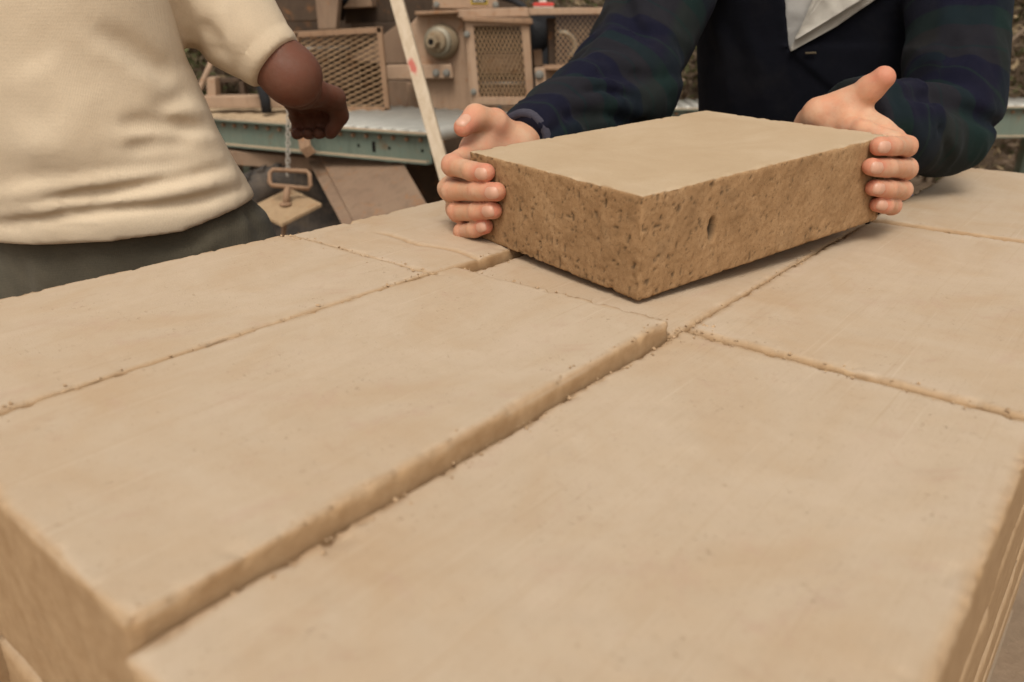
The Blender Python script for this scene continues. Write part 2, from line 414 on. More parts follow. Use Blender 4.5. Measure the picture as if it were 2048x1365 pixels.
M = {
 'adobe': m_adobe(), 'moist': m_moist(),
 'machine': m_paint('dusty_brown_paint', (.37, .245, .160), (.44, .305, .205), amt=0.6),
 'machine_shaded': m_paint('half_shade_brown_paint', (.215, .138, .090), (.29, .20, .130), amt=0.6),  # machine paint darkened for the parts that stand in shade
 'machine_dark': m_paint('deep_shade_brown_paint', (.060, .038, .024), (.12, .078, .048), amt=0.5),  # machine paint darkened further: shade of the unlit interior put into the colour
 'rust': m_paint('rusty_steel', (.265, .155, .088), (.37, .25, .16), amt=0.5, sc_=2),
 'mesh': m_paint('rusty_mesh_steel', (.42, .27, .15), (.50, .34, .20), amt=0.6, sc_=2),
 'green': m_paint('grey_green_enamel', (.130, .172, .138), (.21, .205, .155), (.20, .11, .05), amt=0.35, sc_=1.5, rough=0.55),
 'dustcap': m_flat('dust_on_steel', (.40, .30, .20), 0.2, 30),
 'roller': m_flat('galvanised_roller', (.40, .385, .34), 0.22, 14, 0.45, 0.5, 0.35, 0.15),
 'dusty_roller': m_flat('dust_coated_roller', (.38, .275, .17), 0.2, 18, 0.8, 0.3, 0.0, 0.2),
 'bolt': m_flat('zinc_bolt', (.25, .24, .21), 0.2, 60, 0.45, 0.5, 0.5, 0.1),
 'bronze': m_paint('grimy_hub_steel', (.24, .18, .11), (.33, .265, .18), (.27, .14, .06), amt=0.5, sc_=3),
 'ring': m_flat('bare_steel_ring', (.27, .235, .17), 0.2, 30, 0.5, 0.5, 0.3),
 'black': m_flat('rubber_and_recess_shade', (.018, .018, .020), 0.3, 30, 0.7, 0.3),  # hose rubber, also the painted shade on the box and bay backs
 'hole': m_flat('dark_opening', (.012, .010, .009), 0.2, 30, 0.9, 0.1),
 'rubber': m_paint('dusty_tyre_rubber', (.028, .027, .027), (.19, .145, .105), (.10, .075, .05), amt=0.55, sc_=2.5, rough=0.85),
 'orange': m_paint('orange_rust', (.34, .215, .135), (.40, .28, .18), (.42, .15, .035), amt=0.5, sc_=1.2), 'wood': None, 'chain': m_flat('chain_steel', (.33, .29, .24), 0.25, 60, 0.5, 0.5, 0.3),
 'plate': m_paint('tamper_plate_steel', (.34, .225, .125), (.42, .30, .18), (.30, .15, .06), amt=0.7, sc_=2),
 'red': m_flat('red_plastic', (.55, .060, .045), 0.1, 30, 0.4, 0.4),
 'white': m_flat('white_plastic', (.66, .60, .52), 0.1, 30, 0.5, 0.4),
 'yellow': m_flat('yellow_label_print', (.62, .44, .05), 0.1, 30, 0.5),
 'label_black': m_flat('black_label_print', (.018, .018, .018), 0.1, 30, 0.5),
 'shirt': m_cloth('cream_cotton_jersey', (.63, .515, .372), (.59, .47, .33)),
 'thread_tan': m_flat('tan_thread', (.10, .075, .045), 0.2, 200), 'thread': m_flat('cream_thread', (.72, .60, .44), 0.1, 200),
 'trousers': m_cloth('olive_twill', (.070, .062, .045), (.100, .086, .060), 900, nsc=11),
 'jeans': m_cloth('grey_blue_denim', (.085, .085, .115), (.12, .115, .15), 900),
 'jacket': m_jacket(), 'cuff': m_cloth('worn_cuff_wool', (.034, .032, .050), (.070, .065, .08), 900), 'lining': m_cloth('off_white_twill', (.50, .465, .405), (.43, .395, .34), 1800, 0.3),
 'inner': m_cloth('grey_white_cotton', (.47, .45, .415), (.36, .35, .335), 1800, 0.3),
 'skin': m_skin('fair_skin', (.57, .345, .222), (.54, .170, .108), (.40, .19, .11)),
 'skin_dark': m_skin('dark_skin', (.135, .056, .034), (.165, .066, .042), (.08, .034, .02), 0.06),
 'nail': m_flat('finger_nail', (.58, .325, .225), 0.06, 120, 0.38, 0.45, 0.0, 0.05),
 'nail_dark': m_flat('dark_finger_nail', (.26, .14, .10), 0.06, 120, 0.35, 0.5, 0.0, 0.05),
 'hair': m_flat('dark_brown_hair', (.03, .02, .014), 0.3, 200, 0.6, 0.4, 0.0, 0.5, 400),
 'leather': m_flat('scuffed_boot_leather', (.10, .065, .04), 0.3, 30, 0.7),
 'ground': None, 'plank': m_flat('weathered_plank', (.27, .20, .135), 0.25, 12, 0.9),
 'twig': m_flat('dry_twig', (.18, .13, .088), 0.35, 3, 0.9, 0.2, 0, 0),
 'leaf_dry': m_flat('dry_leaf', (.24, .175, .10), 0.4, 2.5, 0.8, 0.2, 0, 0),
 'leaf_olive': m_flat('olive_leaf', (.085, .085, .035), 0.4, 2.5, 0.8, 0.2, 0, 0),
}
def _wood():
    k = NT('pale_planed_wood')
    g = k.noise(1.0, 5, 0.6, k.mapping((60, 60, 4)), 0.5)
    c = k.ramp(g, [(0.3, (.45, .345, .235)), (0.6, (.54, .435, .315)), (0.8, (.58, .475, .36))])
    k.bump(g, 0.3, 0.001)
    return k.done(c, 0.7, 0.2)
M['wood'] = _wood()
def _ground():
    k = NT('sandy_ground')
    c = k.ramp(k.noise(0.7, 7, 0.65), [(0.3, (.22, .155, .10)), (0.6, (.31, .225, .155)), (0.8, (.37, .28, .20))])
    c = k.mix(k.ramp(k.noise(9, 6, 0.7), [(0.5, 0.0), (0.7, 0.5)]), c, (.19, .13, .085))
    k.bump(k.noise(14, 7, 0.7), 0.5, 0.03)
    return k.done(c, 0.95, 0.1)
M['ground'] = _ground()

# ------------------------------------------------------------------ ground
g = np.linspace(-1, 1, 61); g = np.sign(g)*np.abs(g)**3*600
GX, GY = np.meshgrid(g, g, indexing='ij')
GV = np.stack([GX.ravel(), GY.ravel()+4, np.zeros(GX.size)], 1)
GV[:, 2] = GROUND + 0.015*fbm(np.stack([GV[:, 0]*1.3, GV[:, 1]*1.3, GV[:, 0]*0], 1), 3, 3)*np.clip(np.abs(GV[:, 1]-1)/3, 0, 1)
I = np.arange(61*61).reshape(61, 61)
GQ = np.stack([I[:-1, :-1].ravel(), I[1:, :-1].ravel(), I[1:, 1:].ravel(), I[:-1, 1:].ravel()], 1)
base(mesh_obj('ground', GV, GQ, M['ground'], org=(0, 0, 0)), 'bare sandy yard ground', None, None, 'structure')

# ------------------------------------------------------------------ adobe bricks
def brick_mesh(name, L, W, H, seed, step, r=0.005, rough=1.0, held=False, lowres=False):
    """a hand-moulded block, centre of the underside at the origin, long side along X"""
    nx, ny, nz = [max(3, int(round(s/step))) for s in (L, W, H)]
    xs, ys, zs = np.linspace(-L/2, L/2, nx+1), np.linspace(-W/2, W/2, ny+1), np.linspace(0, H, nz+1)
    Vs, Qs, n = [], [], 0
    def face(a, b, fn, flip):
        nonlocal n
        A, Bm = np.meshgrid(a, b, indexing='ij'); v = fn(A.ravel(), Bm.ravel()); i = np.arange(A.size).reshape(A.shape)
        q = np.stack([i[:-1, :-1].ravel(), i[1:, :-1].ravel(), i[1:, 1:].ravel(), i[:-1, 1:].ravel()], 1)
        if flip: q = q[:, ::-1]
        Vs.append(v); Qs.append(q+n); n += len(v)
    st = lambda *a: np.stack(np.broadcast_arrays(*a), 1)
    face(xs, ys, lambda a, b: st(a, b, a*0+H), False); face(xs, ys, lambda a, b: st(a, b, a*0), True)
    face(xs, zs, lambda a, b: st(a, a*0-W/2, b), False); face(xs, zs, lambda a, b: st(a, a*0+W/2, b), True)
    face(ys, zs, lambda a, b: st(a*0-L/2, a, b), True); face(ys, zs, lambda a, b: st(a*0+L/2, a, b), False)
    V = np.concatenate(Vs); Q = np.concatenate(Qs)
    key = np.round(V/1e-6).astype(np.int64); _, fi, inv = np.unique(key, axis=0, return_index=True, return_inverse=True)
    V = V[fi]; Q = inv.ravel()[Q]
    c = np.array([0, 0, H/2]); half = np.array([L/2, W/2, H/2])
    q = V-c
    # arris radius that wanders along the edge, so corners look worn rather than machined
    sd_ = np.array([1.7*seed, 3.1*seed, 0.7*seed])
    rr = r*(1+(0.4 if held else 0.75)*np.clip(fbm(V*22+sd_, 3, seed), -0.8, 1.4))
    if held: rr = rr*np.where(q[:, 2] > 0, 0.9, 1.0)
    inner = np.clip(q, -(half-rr[:, None]), half-rr[:, None])
    d = q-inner; dl = np.linalg.norm(d, axis=1); nn = d/np.maximum(dl, 1e-9)[:, None]
    q = np.where(dl[:, None] > 1e-9, inner+nn*rr[:, None], q)
    near = np.sort(half-np.abs(V-c), axis=1)[:, 1]                 # distance to the nearest arris
    istop = (nn[:, 2] > 0.75).astype(float)
    disp = 0.0011*rough*fbm(V*5+sd_, 2, seed+1) + 0.00028*rough*fbm(V*60+sd_, 3, seed+2)
    if held: chip = np.clip(fbm(V*95+sd_, 3, seed+5)-0.15, 0, 1)*np.exp(-(near/0.005)**2)*0.0042*rough
    else:
        chip = np.clip(fbm(V*130+sd_, 3, seed+5)-0.05, 0, 1)*np.exp(-(near/0.0045)**2)*0.0034 + np.clip(fbm(V*34+sd_, 3, seed+6)-0.75, 0, 1)*np.exp(-(near/0.010)**2)*0.012
    disp = disp-chip
    attrs = {}
    if held:
        side = (1-istop)
        lft = np.exp(-((V[:, 0]+L/2)/0.13)**2)*0.20
        pn = fbm(V*240+sd_, 2, seed+7); pit = np.clip((pn-0.86+lft)/0.22, 0, 1)*side
        pn2 = fbm(V*150+sd_, 2, seed+9); pit2 = np.clip((pn2-1.16+lft*1.2)/0.15, 0, 1)*side
        disp = disp + side*(0.00045*fbm(V*240+sd_, 2, seed+11)) - 0.0012*pit - 0.0018*pit2
        h0 = V-np.array([-L/2+0.098, -W/2, 0.050])                 # the one deep leaf-shaped void on the long side
        hole = np.clip(1.25-((h0[:, 0]/0.0056)**2+((h0[:, 2]+0.15*h0[:, 0])/0.0125)**2), 0, 1)*(np.abs(h0[:, 1]) < 0.012)
        disp = disp-0.007*hole
        attrs['pit'] = np.clip(np.maximum(np.maximum(pit*0.6, pit2*.8), hole), 0, 1)
        lowdark = np.clip(fbm(V*30+sd_, 4, seed+13)-0.60, 0, 0.4)*side*0.5
        attrs['pit'] = np.clip(attrs['pit']+lowdark*0.8, 0, 1)
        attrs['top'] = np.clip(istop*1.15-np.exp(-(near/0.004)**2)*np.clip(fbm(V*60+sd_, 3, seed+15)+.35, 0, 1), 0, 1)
    else:
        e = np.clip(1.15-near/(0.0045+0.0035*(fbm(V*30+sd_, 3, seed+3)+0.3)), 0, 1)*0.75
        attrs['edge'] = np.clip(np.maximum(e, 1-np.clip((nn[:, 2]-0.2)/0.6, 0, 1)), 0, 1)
    q = q+nn*disp[:, None]
    return q+c, Q, attrs
def add_brick(name, V, Q, attrs, mat, loc, rot, label, cat, group):
    o = mesh_obj(name, V, Q, mat, smooth=True, attrs=attrs); o.location = loc; o.rotation_euler = rot
    return base(o, label, cat, group)
UA = math.atan2(.771, .637); uu = np.array([math.cos(UA), math.sin(UA), 0]); vv = np.array([math.sin(UA), -math.cos(UA), 0])
BH = 0.14
GRP = 'adobe bricks laid in the stack'
stack = [  # u0, u1, v0, v1, top z, tilt, label, mesh step
 (0.092, 0.5845, -0.2905, -0.021, 0.000, 0.0, 'large pale adobe brick filling the foreground, lower than the brick left of it', 0.0027),
 (0.5865, 1.1005, -0.288, -0.024, 0.001, 0.0, 'flat adobe brick lying right of the lifted brick, behind the foreground brick', 0.0036),
 (1.1025, 1.620, -0.288, -0.024, 0.004, 0.0, 'farthest adobe brick of the stack, beside the seated sleeve and right hand', 0.006),
 (0.097, 0.5655, -0.5455, -0.2925, 0.014, 0.0, 'raised adobe brick whose broken near end shows in the lower left corner', 0.0027),
 (0.5675, 1.098, -0.5455, -0.290, 0.000, 0.0, 'adobe brick lying right under the lifted brick, mostly hidden by it', 0.0036),
 (0.070, 0.534, -0.791, -0.547, 0.014, 0.0, 'adobe brick along the left edge of the stack, in front of the cream T-shirt', 0.0034),
 (0.536, 1.035, -0.793, -0.548, 0.011, 0.0, 'adobe brick on the outer row with a double groove, below the left hand', 0.0034),
]
stack[2] = stack[2][:6]+('farthest adobe brick of the stack, beside the jacket cuff at the right edge',)+stack[2][7:]
for k, (u0, u1, v0, v1, zt, tl, lab, stp) in enumerate(stack):
    V, Q, at = brick_mesh('adobe_brick', u1-u0, v1-v0, BH, 11+k*3, stp, r=0.0042 if k == 3 else 0.0030, rough=1.0)
    if k == 6:      # the scratched groove across the outer brick
        gx = V[:, 0]-(-(u1-u0)/2+0.075) - 0.004*np.sin(V[:, 1]*60)
        gm = np.exp(-(gx/0.0035)**2)*(V[:, 2] > BH-0.012)*np.clip((0.055-V[:, 1])/0.02, 0, 1)
        V[:, 2] -= 0.0024*gm*(1+0.6*fbm(V*90, 2, 5)); at['edge'] = np.maximum(at['edge'], np.clip(gm*0.8, 0, 1))
    c = uu*(u0+u1)/2+vv*(v0+v1)/2
    add_brick('adobe_brick', V, Q, at, M['adobe'], (c[0], c[1], zt-BH), (0, 0, UA), lab, 'brick', GRP)
under = ['foreground brick', 'flat brick right of the lifted one', 'far brick beside the jacket cuff', 'raised brick at the lower left', 'brick under the lifted one', 'outer left brick', 'outer grooved brick']
ordw = ['second', 'third', 'fourth', 'fifth', 'sixth', 'seventh', 'eighth']
for course in range(1, 6):
    for k, (u0, u1, v0, v1, zt, tl, lab, stp) in enumerate(stack):
        V, Q, at = brick_mesh('adobe_brick', u1-u0, v1-v0, BH-.001, 60+k+course*9, 0.010 if course == 1 else 0.03, r=0.005)
        c = uu*((u0+u1)/2+(0.004, 0.0, 0.006)[course % 3])+vv*((v0+v1)/2+(-.001, .001)[course % 2])
        add_brick('adobe_brick', V, Q, at, M['adobe'], (c[0], c[1], -BH*(course+1)-0.0005*course), (0, 0, UA),
                  f'{ordw[course-1]} course adobe brick beneath the {under[k]}', 'brick', 'adobe bricks of the lower courses')
# the pallet that carries the stack
bz = -6*BH-0.006
bench = thing('wooden_pallet', 'weathered plank pallet carrying the courses of adobe bricks', 'pallet', tuple((uu*0.84-vv*0.40)[:2])+(GROUND,))
rotU = np.stack([uu, -vv, np.array([0, 0, 1.])], 1)
for k in range(6):
    vc = -0.735+k*0.132
    MB().box(uu*0.85+vv*vc+np.array([0, 0, bz-0.012]), (1.52, 0.110, 0.022), rotU, 0.003).build('plank', M['plank'], bench)
for uc in (0.16, 0.85, 1.5):
    MB().box(uu*uc+vv*-0.40+np.array([0, 0, (bz-0.024+GROUND)/2]), (0.09, 0.76, bz-0.024-GROUND), rotU, 0.003).build('bearer', M['plank'], bench)

# crumbs of dry mud along the joints
rs = np.random.RandomState(3)
def top_z(u_, v_):
    for (u0, u1, v0, v1, zt, *_r) in stack:
        if u0 <= u_ <= u1 and v0 <= v_ <= v1: return zt
    return None
cv, cf = [], []
joints = [((.10, -.290), (.58, -.290), 260, .006), ((.585, -.285), (.585, -.03), 170, .006), ((.60, -.289), (1.09, -.289), 150, .005), ((.566, -.54), (.566, -.30), 110, .005),
          ((.10, -.546), (.53, -.546), 130, .004), ((.535, -.785), (.535, -.55), 160, .007), ((.55, -.545), (.75, -.545), 90, .006), ((.58, -.30), (.60, -.27), 70, .008), ((1.10, -.28), (1.10, -.03), 50, .005)]
for a, b, n_, sg in joints:
    for q in range(n_):
        t = rs.rand(); u_, v_ = a[0]+(b[0]-a[0])*t+rs.randn()*sg, a[1]+(b[1]-a[1])*t+rs.randn()*sg
        z_ = top_z(u_, v_)
        if z_ is None or rs.rand() < .4: continue
        r_ = min(.0004+.0005*rs.exponential(), .0019); c = uu*u_+vv*v_+np.array([0, 0, z_+r_*.3])
        n0 = len(cv)
        for d_ in ((1, 0, 0), (-1, 0, 0), (0, 1, 0), (0, -1, 0), (0, 0, .8), (0, 0, -.8)): cv.append(c+np.array(d_)*r_*rs.uniform(.6, 1.3)+rs.randn(3)*r_*.2)
        cf += [tuple(n0+i for i in f) for f in ((0, 2, 4), (2, 1, 4), (1, 3, 4), (3, 0, 4), (2, 0, 5), (1, 2, 5), (3, 1, 5), (0, 3, 5))]
crm = m_flat('dry_mud_crumb', (.42, .29, .175), 0.3, 300, 0.95, 0.1, 0, 0)
base(mesh_obj('mud_crumbs', np.array(cv), cf, crm, smooth=False), 'loose crumbs of dry mud along the joints of the brick stack', 'crumbs', None, 'stuff')

# the brick being lifted
HB = np.array([0.11844577, 0.69244508, 0.0058]); ha, hb_, hg = 0.63813095, 0.02093, -0.05224
HL, HW, HH = 0.4023, 0.2775, 0.100
def _eul(a, b, g):
    ca, sa = math.cos(a), math.sin(a); cb, sb = math.cos(b), math.sin(b); cg, sg = math.cos(g), math.sin(g)
    return np.array([[ca, -sa, 0], [sa, ca, 0], [0, 0, 1]])@np.array([[1, 0, 0], [0, cb, -sb], [0, sb, cb]])@np.array([[cg, 0, sg], [0, 1, 0], [-sg, 0, cg]])
HR = _eul(ha, hb_, hg)
def HW_(p): return HB+HR@np.asarray(p, float)                     # brick coordinates -> world
def HL_(px, py, axis, val):                                       # photograph pixel -> world, on a plane of the lifted brick
    d = HR.T@ray(px, py); o = HR.T@(CAM-HB); t = (val-o[axis])/d[axis]; return HB+HR@(o+d*t)
V, Q, at = brick_mesh('adobe_brick', HL, HW, HH, 5, 0.0021, r=0.0024, rough=0.7, held=True)
ho = mesh_obj('adobe_brick', V, Q, M['moist'], attrs=at)
ho.matrix_world = Matrix.Translation(Vector(HW_((HL/2, HW/2, 0)))) @ Matrix(HR.tolist()).to_4x4()
base(ho, 'thick brown pitted adobe brick held between two hands, standing on the stack', 'brick')

# ------------------------------------------------------------------ brick machine (stands behind the conveyor)
YM = 3.55                                                          # its front plates
mach = thing('brick_machine', 'dusty brown brick making machine with mesh guards and a round hub behind the conveyor', 'machine', (-0.4, YM, GROUND))
def slab(name, pts, y, depth, mat='machine', parent=None, bevel=0.004, ext=None, **kw):
    """a plate whose front outline lies on the plane y"""
    m = MB(); m.prism([Y(a, b, y) for a, b in pts], (0, depth, 0) if ext is None else ext)
    return m.build(name, M[mat], mach if parent is None else parent, bevel=bevel, **kw)
def mesh_guard(name, parent, y, quad, nu, nv, wire, mat='mesh', thin=1.0):
    """expanded metal: two families of strands across a four-cornered opening"""
    A, B, C_, D_ = [Y(a, b, y) for a, b in quad]
    pt = lambda s, t: (A*(1-s)+B*s)*(1-t)+(D_*(1-s)+C_*s)*t
    m = MB()
    for fam in (1, -1):
        for k in range(-nv, nu+nv+1):
            t0, t1 = sorted(((0*nu-k)/(fam*nv), (nu-k)/(fam*nv)))          # where the strand is inside the opening
            t0, t1 = max(t0, 0), min(t1, 1)
            if t1-t0 < 0.02: continue
            off = np.array([0, 0.0015*fam, 0])
            m.tube([pt((k+fam*nv*t)/nu, t)+off for t in (t0, t1)], wire*(1.0 if fam < 0 else thin), 4, caps=False)
    return m.build(name, M[mat], parent, kind='stuff')
# back wall and bays behind the plates: dark interior with depth
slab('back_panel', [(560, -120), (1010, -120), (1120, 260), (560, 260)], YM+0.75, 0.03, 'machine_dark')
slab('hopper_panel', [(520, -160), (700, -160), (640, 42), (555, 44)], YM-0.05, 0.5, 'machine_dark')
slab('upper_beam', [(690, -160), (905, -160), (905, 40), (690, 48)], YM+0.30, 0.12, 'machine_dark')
slab('cross_shelf', [(700, -2), (742, -2), (744, 14), (684, 17)], YM+0.16, 0.14, 'machine')
slab('hopper_leg', [(616, -160), (692, -160), (672, 58), (636, 60)], YM-0.12, 0.07, 'machine_shaded')
slab('gusset', [(700, 120), (812, 36), (816, 128), (760, 128)], YM+0.10, 0.03, 'machine_shaded')
slab('valve_block', [(676, -30), (735, -30), (737, 4), (680, 6)], YM+0.18, 0.1, 'black')
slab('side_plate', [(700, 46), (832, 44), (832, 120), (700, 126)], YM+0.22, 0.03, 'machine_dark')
# hub plate
slab('hub_plate', [(812, 60), (842, 24), (925, 22), (944, 222), (868, 224), (818, 160)], YM, 0.035)
slab('lower_plate', [(856, 150), (930, 150), (938, 236), (860, 236)], YM+0.03, 0.04)
slab('hub_plate_cap', [(829, 23), (916, 20), (917, 27), (829, 31)], YM-0.07, 0.14, 'rust')
slab('inner_post', [(776, 162), (822, 162), (822, 240), (780, 240)], YM+0.14, 0.12, 'machine_shaded')
slab('inner_bracket', [(813, 166), (838, 164), (842, 240), (818, 240)], YM+0.08, 0.05)
hubc = Y(884, 84, YM); hax = nrm(Y(862, 84, YM-0.10)-hubc+np.array([0, -0.03, 0]))
MB().lathe(hubc, hax, [(-0.02, .072), (.012, .072), (.014, .066), (.040, .066), (.042, .060)], 36).build('hub_flange', M['bronze'], mach, True)
MB().lathe(hubc+hax*0.042, hax, [(-.004, .060), (.014, .060), (.016, .050), (.018, .047)], 36).build('steel_ring', M['ring'], mach, True)
MB().lathe(hubc+hax*0.058, hax, [(-.004, .043), (.020, .043), (.024, .038), (.026, .026)], 32).build('hub_boss', M['bronze'], mach, True)
m = MB(); m.lathe(hubc+hax*0.080, hax, [(0, .026), (.045, .026), (.049, .023), (.049, .012), (.02, .012)], 6); m.build('shaft_nut', M['bronze'], mach)
MB().lathe(hubc+hax*0.121, hax, [(0, .0125), (.0085, .0125)], 16).build('shaft_bore', M['hole'], mach)
arm_ = slab('cross_bar', [(772, 131), (903, 129), (907, 157), (774, 160)], YM-0.055, 0.055)
for bx in (872, 893): MB().bolt(Y(bx, 146, YM-0.056), (0, -1, 0), .012, .013).build('bolt', M['bolt'], arm_)
# mesh-covered box
slab('box_side', [(928, 36), (940, 36), (953, 214), (941, 216)], YM-0.14, 0.25)
slab('box_top_lip', [(924, 34), (1064, 37), (1066, 49), (926, 43)], YM-0.17, 0.2, 'rust')
slab('box_back', [(926, 36), (1066, 42), (1082, 215), (942, 215)], YM+0.16, 0.02, 'black')  # near-black backing, the shade inside the box put into its colour
slab('box_far_side', [(1050, 46), (1060, 46), (1070, 210), (1060, 210)], YM-0.11, 0.25, 'machine_dark')
fr = MB(); yb = YM-0.15
for q in ([(932, 43), (946, 43), (960, 209), (948, 210)], [(945, 43), (1042, 42), (1043, 52), (946, 52)], [(958, 195), (1055, 195), (1056, 211), (959, 210)]):
    fr.prism([Y(a, b, yb) for a, b in q], (0, 0.03, 0))
fr.build('guard_frame', M['machine'], mach, bevel=0.002)
slab('hinge_stile', [(1041, 42), (1058, 42), (1069, 211), (1054, 211)], yb-0.001, 0.03, 'orange')
mesh_guard('expanded_mesh', mach, yb+0.012, [(945, 50), (1043, 50), (1056, 198), (957, 198)], 12, 9, 0.0019)
for bx, by in ((934, 69), (947, 184)): MB().bolt(Y(bx, by, yb-0.001), (0, -1, 0), .010, .010).build('bolt', M['bolt'], mach)
dr = Y(1008, 128, YM+0.05)
MB().lathe(dr, (1, 0, 0), [(-.10, .03), (-.095, .042), (.095, .042), (.10, .03)], 24).build('drum', M['machine'], mach, True)
MB().tube([Y(960, 168, YM-0.07), Y(1066, 167, YM-0.07)], 0.006, 8).build('tie_rod', M['bolt'], mach, True)
slab('inner_block', [(966, 176), (1050, 175), (1051, 192), (967, 194)], YM-0.02, 0.08, 'machine_dark')
# long top beam, cabinet and lower sill
slab('top_beam', [(912, 19), (1056, 15), (1058, 34), (914, 36)], YM-0.05, 0.12)
slab('top_beam_end', [(1056, 17), (1330, 14), (1330, 28), (1058, 31)], YM-0.04, 0.12)
slab('cabinet', [(864, -120), (995, -120), (995, 17), (866, 18)], YM-0.02, 0.28)
for bx in (873, 991): MB().bolt(Y(bx, 10, YM-0.021), (0, -1, 0), .010, .009).build('bolt', M['bolt'], mach)
lb = slab('warning_label', [(940, -60), (975, -60), (975, 9), (942, 9)], YM-0.0235, 0.003, 'yellow', bevel=0)
slab('label_print', [(942.5, -57), (973, -57), (973, 6), (944, 6)], YM-0.0265, 0.0025, 'label_black', parent=lb, bevel=0)
tm = MB()
for r_ in range(2):
    x0 = 946
    for wd in ((8, 10, 5) if r_ == 0 else (6, 4, 9)):
        tm.prism([Y(x0, -1+r_*4, YM-0.029), Y(x0+wd, -1+r_*4, YM-0.029), Y(x0+wd, 0.6+r_*4, YM-0.029), Y(x0, 0.6+r_*4, YM-0.029)], (0, 0.002, 0)); x0 += wd+1.6
tm.build('label_lettering', M['white'], lb, kind='stuff')
slab('lower_sill', [(940, 212), (1130, 212), (1130, 243), (942, 243)], YM-0.02, 0.10)
MB().bolt(Y(999, 216, YM-0.021), (0, -1, 0), .009, .010).build('bolt', M['bolt'], mach)
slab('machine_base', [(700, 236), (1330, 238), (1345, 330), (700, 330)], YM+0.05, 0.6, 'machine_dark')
MB().box(Y(760, 300, YM+0.5)*[1, 1, 0]+np.array([0, 0, -0.62]), (0.12, 0.12, 0.58)).build('leg', M['machine_dark'], mach)
MB().box(Y(1150, 300, YM+0.5)*[1, 1, 0]+np.array([0, 0, -0.62]), (0.12, 0.12, 0.58)).build('leg', M['machine_dark'], mach)
# dark bay with a pulley, then the second guard
slab('bay_back', [(1060, 30), (1330, 26), (1330, 240), (1070, 240)], YM+0.62, 0.02, 'black')  # black backing, the shade of the bay put into its colour
slab('bay_post', [(1094, 36), (1112, 36), (1114, 135), (1098, 135)], YM+0.05, 0.10, 'machine_dark')
MB().lathe(Y(1064, 76, YM+0.20), (0.05, -1, 0), [(-.03, .05), (-.028, .075), (-.006, .075), (-.004, .066), (.004, .066), (.006, .075), (.028, .075), (.030, .03)], 32).build('pulley', M['black'], mach, True)
slab('gear_box', [(1066, 101), (1084, 100), (1086, 134), (1068, 134)], YM+0.10, 0.15, 'rust')
mesh_guard('expanded_mesh', mach, YM-0.0, [(1110, 30), (1330, 26), (1340, 136), (1112, 136)], 22, 8, 0.0018)
MB().tube([Y(1130+26*math.cos(a)-6, 92-26*math.sin(a), YM+0.25) for a in np.linspace(-1.0, 1.75, 14)], 0.012, 8).build('hose', M['ring'], mach, True)
# bolted bracket at the right of the sill
slab('bracket_plate', [(1069, 136), (1090, 135), (1097, 245), (1076, 246)], YM-0.20, 0.02)
for by in (150, 188): MB().bolt(Y(1079+(by-150)*0.09, by, YM-0.202), (0, -1, 0), .014, .014).build('bolt', M['bolt'], mach)
slab('bracket_top', [(1088, 134), (1190, 131), (1190, 142), (1090, 141)], YM-0.17, 0.16, 'rust')
slab('bracket_rib', [(1112, 152), (1128, 151), (1130, 200), (1114, 204)], YM-0.17, 0.03)
slab('bracket_back', [(1090, 141), (1200, 138), (1200, 240), (1094, 242)], YM-0.10, 0.03)
slab('bracket_shelf', [(1094, 196), (1135, 186), (1138, 196), (1096, 207)], YM-0.17, 0.07, 'rust')
# slanted guard at the left of the machine
yg = YM-0.22
fr = MB()
for q in ([(590, 64), (762, 54), (763, 66), (590, 76)], [(752, 54), (763, 54), (779, 222), (769, 222)], [(585, 64), (596, 64), (598, 222), (588, 222)], [(590, 214), (778, 216), (778, 224), (590, 223)]):
    fr.prism([Y(a, b, yg) for a, b in q], (0, 0.035, 0))
fr.build('guard_frame', M['rust'], mach, bevel=0.002)
mesh_guard('expanded_mesh', mach, yg+0.015, [(594, 72), (754, 62), (770, 217), (597, 217)], 7, 14, 0.0024, thin=0.5)
slab('guard_rail', [(600, 95), (700, 93), (700, 99), (600, 100)], YM+0.45, 0.03, 'lining')
slab('bay_shelf', [(560, 118), (775, 116), (785, 250), (560, 250)], YM+0.34, 0.05, 'machine_dark')  # dark backing carries the shade behind the slanted guard
slab('bay_plate', [(655, 130), (715, 129), (720, 172), (655, 174)], YM+0.22, 0.05, 'machine_dark')
# left frame pieces under the elbow
slab('left_rail', [(400, 193), (590, 192), (592, 216), (400, 217)], YM-0.35, 0.08)
slab('left_post', [(412, 156), (430, 155), (432, 196), (414, 197)], YM-0.33, 0.06)
fr = MB()
for q in ([(428, 158), (500, 153), (500, 162), (428, 168)], [(428, 160), (437, 160), (441, 194), (432, 194)], [(476, 158), (486, 157), (490, 194), (480, 194)]):
    fr.prism([Y(a, b, YM-0.28) for a, b in q], (0, 0.04, 0))
fr.build('step_frame', M['machine_dark'], mach, bevel=0.002)
MB().tube([Y(495, 150, YM-0.40), Y(512, 156, YM-0.42), Y(522, 172, YM-0.43), Y(530, 198, YM-0.43), Y(534, 226, YM-0.43)], 0.020, 10).build('rubber_hose', M['black'], mach, True)
slab('left_bracket', [(548, 160), (586, 150), (586, 216), (560, 216)], YM-0.33, 0.05)
MB().tube([Y(430, 108, 3.0), Y(392, 195, 3.0), Y(372, 240, 3.0)], 0.0095, 8).build('brace_rod', M['machine'], mach, True)
# hose over the top beam
MB().tube([Y(960, -60, YM+0.12), Y(1000, -6, YM+0.1), Y(1028, 2, YM+0.06), Y(1046, 12, YM+0.02), Y(1056, 26, YM+0.03)], 0.013, 10).build('rubber_hose', M['black'], mach, True)
